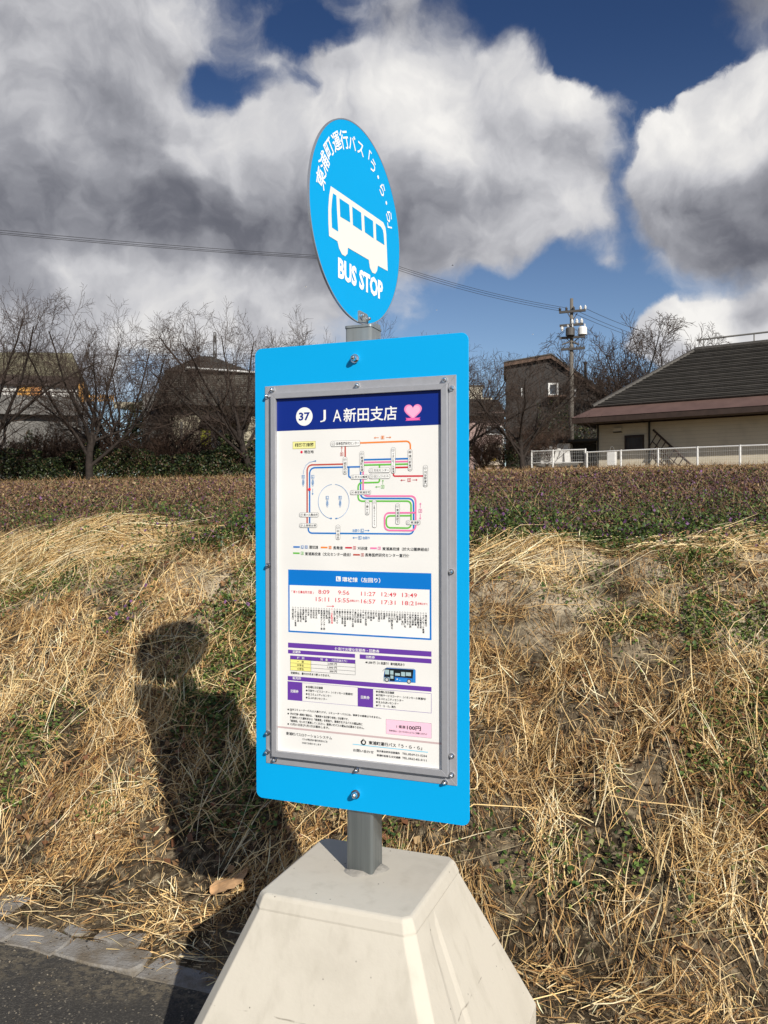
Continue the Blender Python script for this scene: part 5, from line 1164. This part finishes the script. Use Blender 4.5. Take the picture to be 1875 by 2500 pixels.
for q in (-.8, .05, .45, .85): insul(mid2 + AX * h2 * q + (ZV * .05 if q > 0 else -ZV * .05), .30, .11, a2_, down=q < 0)
a3_, mid3, h3 = arm(825, 1368, 1424); a4_, mid4, h4 = arm(853, 1371, 1424)
for q in (-.8, -.3, .3, .6, .9): insul(mid4 + AX * h4 * q + ZV * .05, .12, .05, a4_, m_gsteel)
def can(x, y0, y1, r, m):
    b = MB(); p0, p1 = px_(x, y1, .35), px_(x, y0, .35); b.tube([p0, p0 + (p1 - p0) * .85, p1], [r, r, r * .8], 16); t = b.build('transformer', m, up_, smooth=False)
    for e in (-1, 1): insul(p1 + AX * r * .5 * e, .2, .05, t)
can(1389, 803, 822, .28, m_gsteel); can(1419, 801, 820, .27, m_ins)
b = MB(); b.tube([px_(1397, 836, .15), px_(1412, 842, .15)], .06, 6); b.tube([px_(1388, 836, .15), px_(1372, 842, .15)], .05, 6); b.build('cable_joint', m_gsteel, up_)
for q0, q1 in (((1385, 766), (1396, 785)), ((1408, 766), (1396, 785)), ((1412, 826), (1397, 838)), ((1380, 826), (1394, 838))):
    b = MB(); b.tube([px_(*q0, .15), px_(*q1, .12)], .03, 5); b.build('brace', m_gsteel, up_)
GW = 'overhead power wires crossing the sky'
def wire(p0, p1, sag, label, r=.02, n=18, cat='wire', group=GW):
    p0, p1 = np.asarray(p0), np.asarray(p1); b = MB(); b.tube([p0 + (p1 - p0) * t - ZV * sag * 4 * t * (1 - t) for t in np.linspace(0, 1, n)], r, 5, False)
    return tag(b.build('power_wire', m_wire), label, cat, group)
for k, (y0, ym, name) in enumerate(((559, 623, 'uppermost'), (565, 627, 'middle'), (569, 630, 'lowest'))):
    wire(at(-120, y0 - 9, 36), at(890, ym + 7, 45), .12, f'{name} of the three wires from the left edge to the disc', .012)
for k, (y0, p1, name) in enumerate(((636, mid1 - AX * h1 * .45 + ZV * .25, 'uppermost'), (640, mid1 - AX * h1 * .8 + ZV * .2, 'middle'), (645, mid1 - AX * h1 * .95 + ZV * .1, 'lowest'))):
    wire(at(890, y0 - 26 + 12, 45), p1, .28, f'{name} of the three wires between the disc and the utility pole', .012)
for k, (q, y1, name) in enumerate(((.98, 826, 'upper'), (.1, 840, 'middle'), (-.45, 848, 'lower'))):
    wire(mid1 + AX * h1 * q + ZV * .12, at(1640, y1, 74), .25, f'{name} wire running right from the utility pole behind the bare tree', .014)
for y0, y1, name in ((882, 886, 'upper'), (868, 862, 'lower')):
    wire(at(-40, y0 - 14, 66), at(640, y1, 60), .3, f'{name} thin cable passing behind the spreading tree towards the lattice tower', .012, group='thin cables above the left houses')
g0, g1 = at(1313, 1136, 49.5), at(1328.5, 1158, 49.0); gw = thing('guy_wire', g1, 'yellow sleeved guy wire slanting beside the retaining wall', 'guy wire')
b = MB(); b.tube([g1, g0], .055, 10); b.build('yellow_sleeve', mat('yellow_plastic', (.62, .38, .03), .5), gw); b = MB(); b.tube([g0, g0 + (g0 - g1) * .8], .05, 8); b.build('black_sleeve', m_dark, gw)
# lattice transmission tower
t0, tz = at(525, 900, 420), at(524, 812, 420); tw_ = thing('transmission_tower', (t0[0], t0[1], 20), 'small dark lattice tower far behind the grey roofed house', 'tower'); b = MB(); n = 9
lv = [(20 + (tz[2] - 20) * k / n, 3.2 * (1 - k / n) + 1.0 * k / n) for k in range(n + 1)]
cn = lambda z, w: [np.array([t0[0] + e * w / 2, t0[1] + f * w / 2, z]) for e, f in ((-1, -1), (1, -1), (1, 1), (-1, 1))]
for (z0, w0), (z1, w1) in zip(lv[:-1], lv[1:]):
    A, B = cn(z0, w0), cn(z1, w1)
    for k in range(4): b.tube([A[k], B[k]], .16, 4, False); b.tube([A[k], B[(k + 1) % 4]], .10, 4, False); b.tube([B[k], B[(k + 1) % 4]], .10, 4, False); b.tube([A[(k + 1) % 4], B[k]], .10, 4, False)
b.build('lattice_frame', m_gsteel, tw_); b = MB()
for q in (.74, .84, .94): z = 20 + (tz[2] - 20) * q; b.cbox(np.array([t0[0], t0[1], z]), np.array([2.6, 0, 0]), np.array([0, .3, 0]), ZV * .3)
b.build('crossarm', m_gsteel, tw_)
def bird(px, py, Y, span, label, m):
    c = at(px, py, Y); b = MB(); n = 8
    b.tube([c + np.array([t * span * .28, 0, .0]) for t in np.linspace(-1, 1, 7)], [span * q for q in (.02, .05, .065, .07, .06, .045, .01)], n)
    for e in (-1, 1): b.add([c + np.array([-.06, 0, .02]) * span, c + np.array([.10, 0, .02]) * span, c + np.array([.06, e * .28, .14]) * span, c + np.array([-.02, e * .5, .08]) * span, c + np.array([-.08, e * .26, .12]) * span], [(0, 1, 2, 4), (4, 2, 3)])
    tag(b.build('bird', m), label, 'bird', 'small birds in the sky')
m_wb = mat('pale_feathers', (.8, .8, .78), .8); m_db = mat('dark_feathers', (.05, .05, .055), .8)
bird(746.6, 700.5, 70, .34, 'pale bird speck in the sky left of the disc', m_wb); bird(1105, 648, 75, .34, 'dark bird speck in the blue sky right of the disc', m_db); bird(1066, 757, 75, .26, 'pale bird speck above the right half of the board', m_wb); bird(1301, 816, 70, .26, 'pale bird speck left of the utility pole', m_wb)
# big fallen leaf by the concrete base
def ground_at(px, py):
    d = ray(px, py)
    for t in np.arange(1.5, 60, .01):
        p = d * t + np.array([0, 0, CAM_H])
        if p[2] < float(gz(p[0], p[1])): return p
def big_leaf():
    a, c = ground_at(516, 2216), ground_at(606, 2158); a[2] += .045; c[2] += .055; d = c - a; L = np.linalg.norm(d); d /= L; w = np.cross([0, 0, 1.], d); w /= np.linalg.norm(w); up = np.cross(d, w)
    b = MB(); N = 14; vs = []; 
    for i in range(N + 1):
        t = i / N; hw = L * .33 * (math.sin(math.pi * min(1, t * .93 + .07)) ** .7) * (1 + .12 * math.sin(i * 2.1)) if 0 < i < N else .002
        for k in (-1, -.5, 0, .5, 1): vs.append(a + d * L * t + w * hw * k + up * (.006 * math.sin(t * 5 + k) + .010 * k * k * math.sin(t * 6 + 1)))
    fs = [(i * 5 + k, i * 5 + k + 1, i * 5 + k + 6, i * 5 + k + 5) for i in range(N) for k in range(4)]; b.add(vs, fs); b.tube([a - d * .03, a + d * L * .95 - up * -.002], .0012, 5)
    o = b.build('fallen_leaf', mat('tan_leaf', (.56, .34, .17), .7, var=(40, .3)), smooth=True); tag(o, 'large tan fallen leaf lying by the left side of the concrete base', 'leaf')
big_leaf()
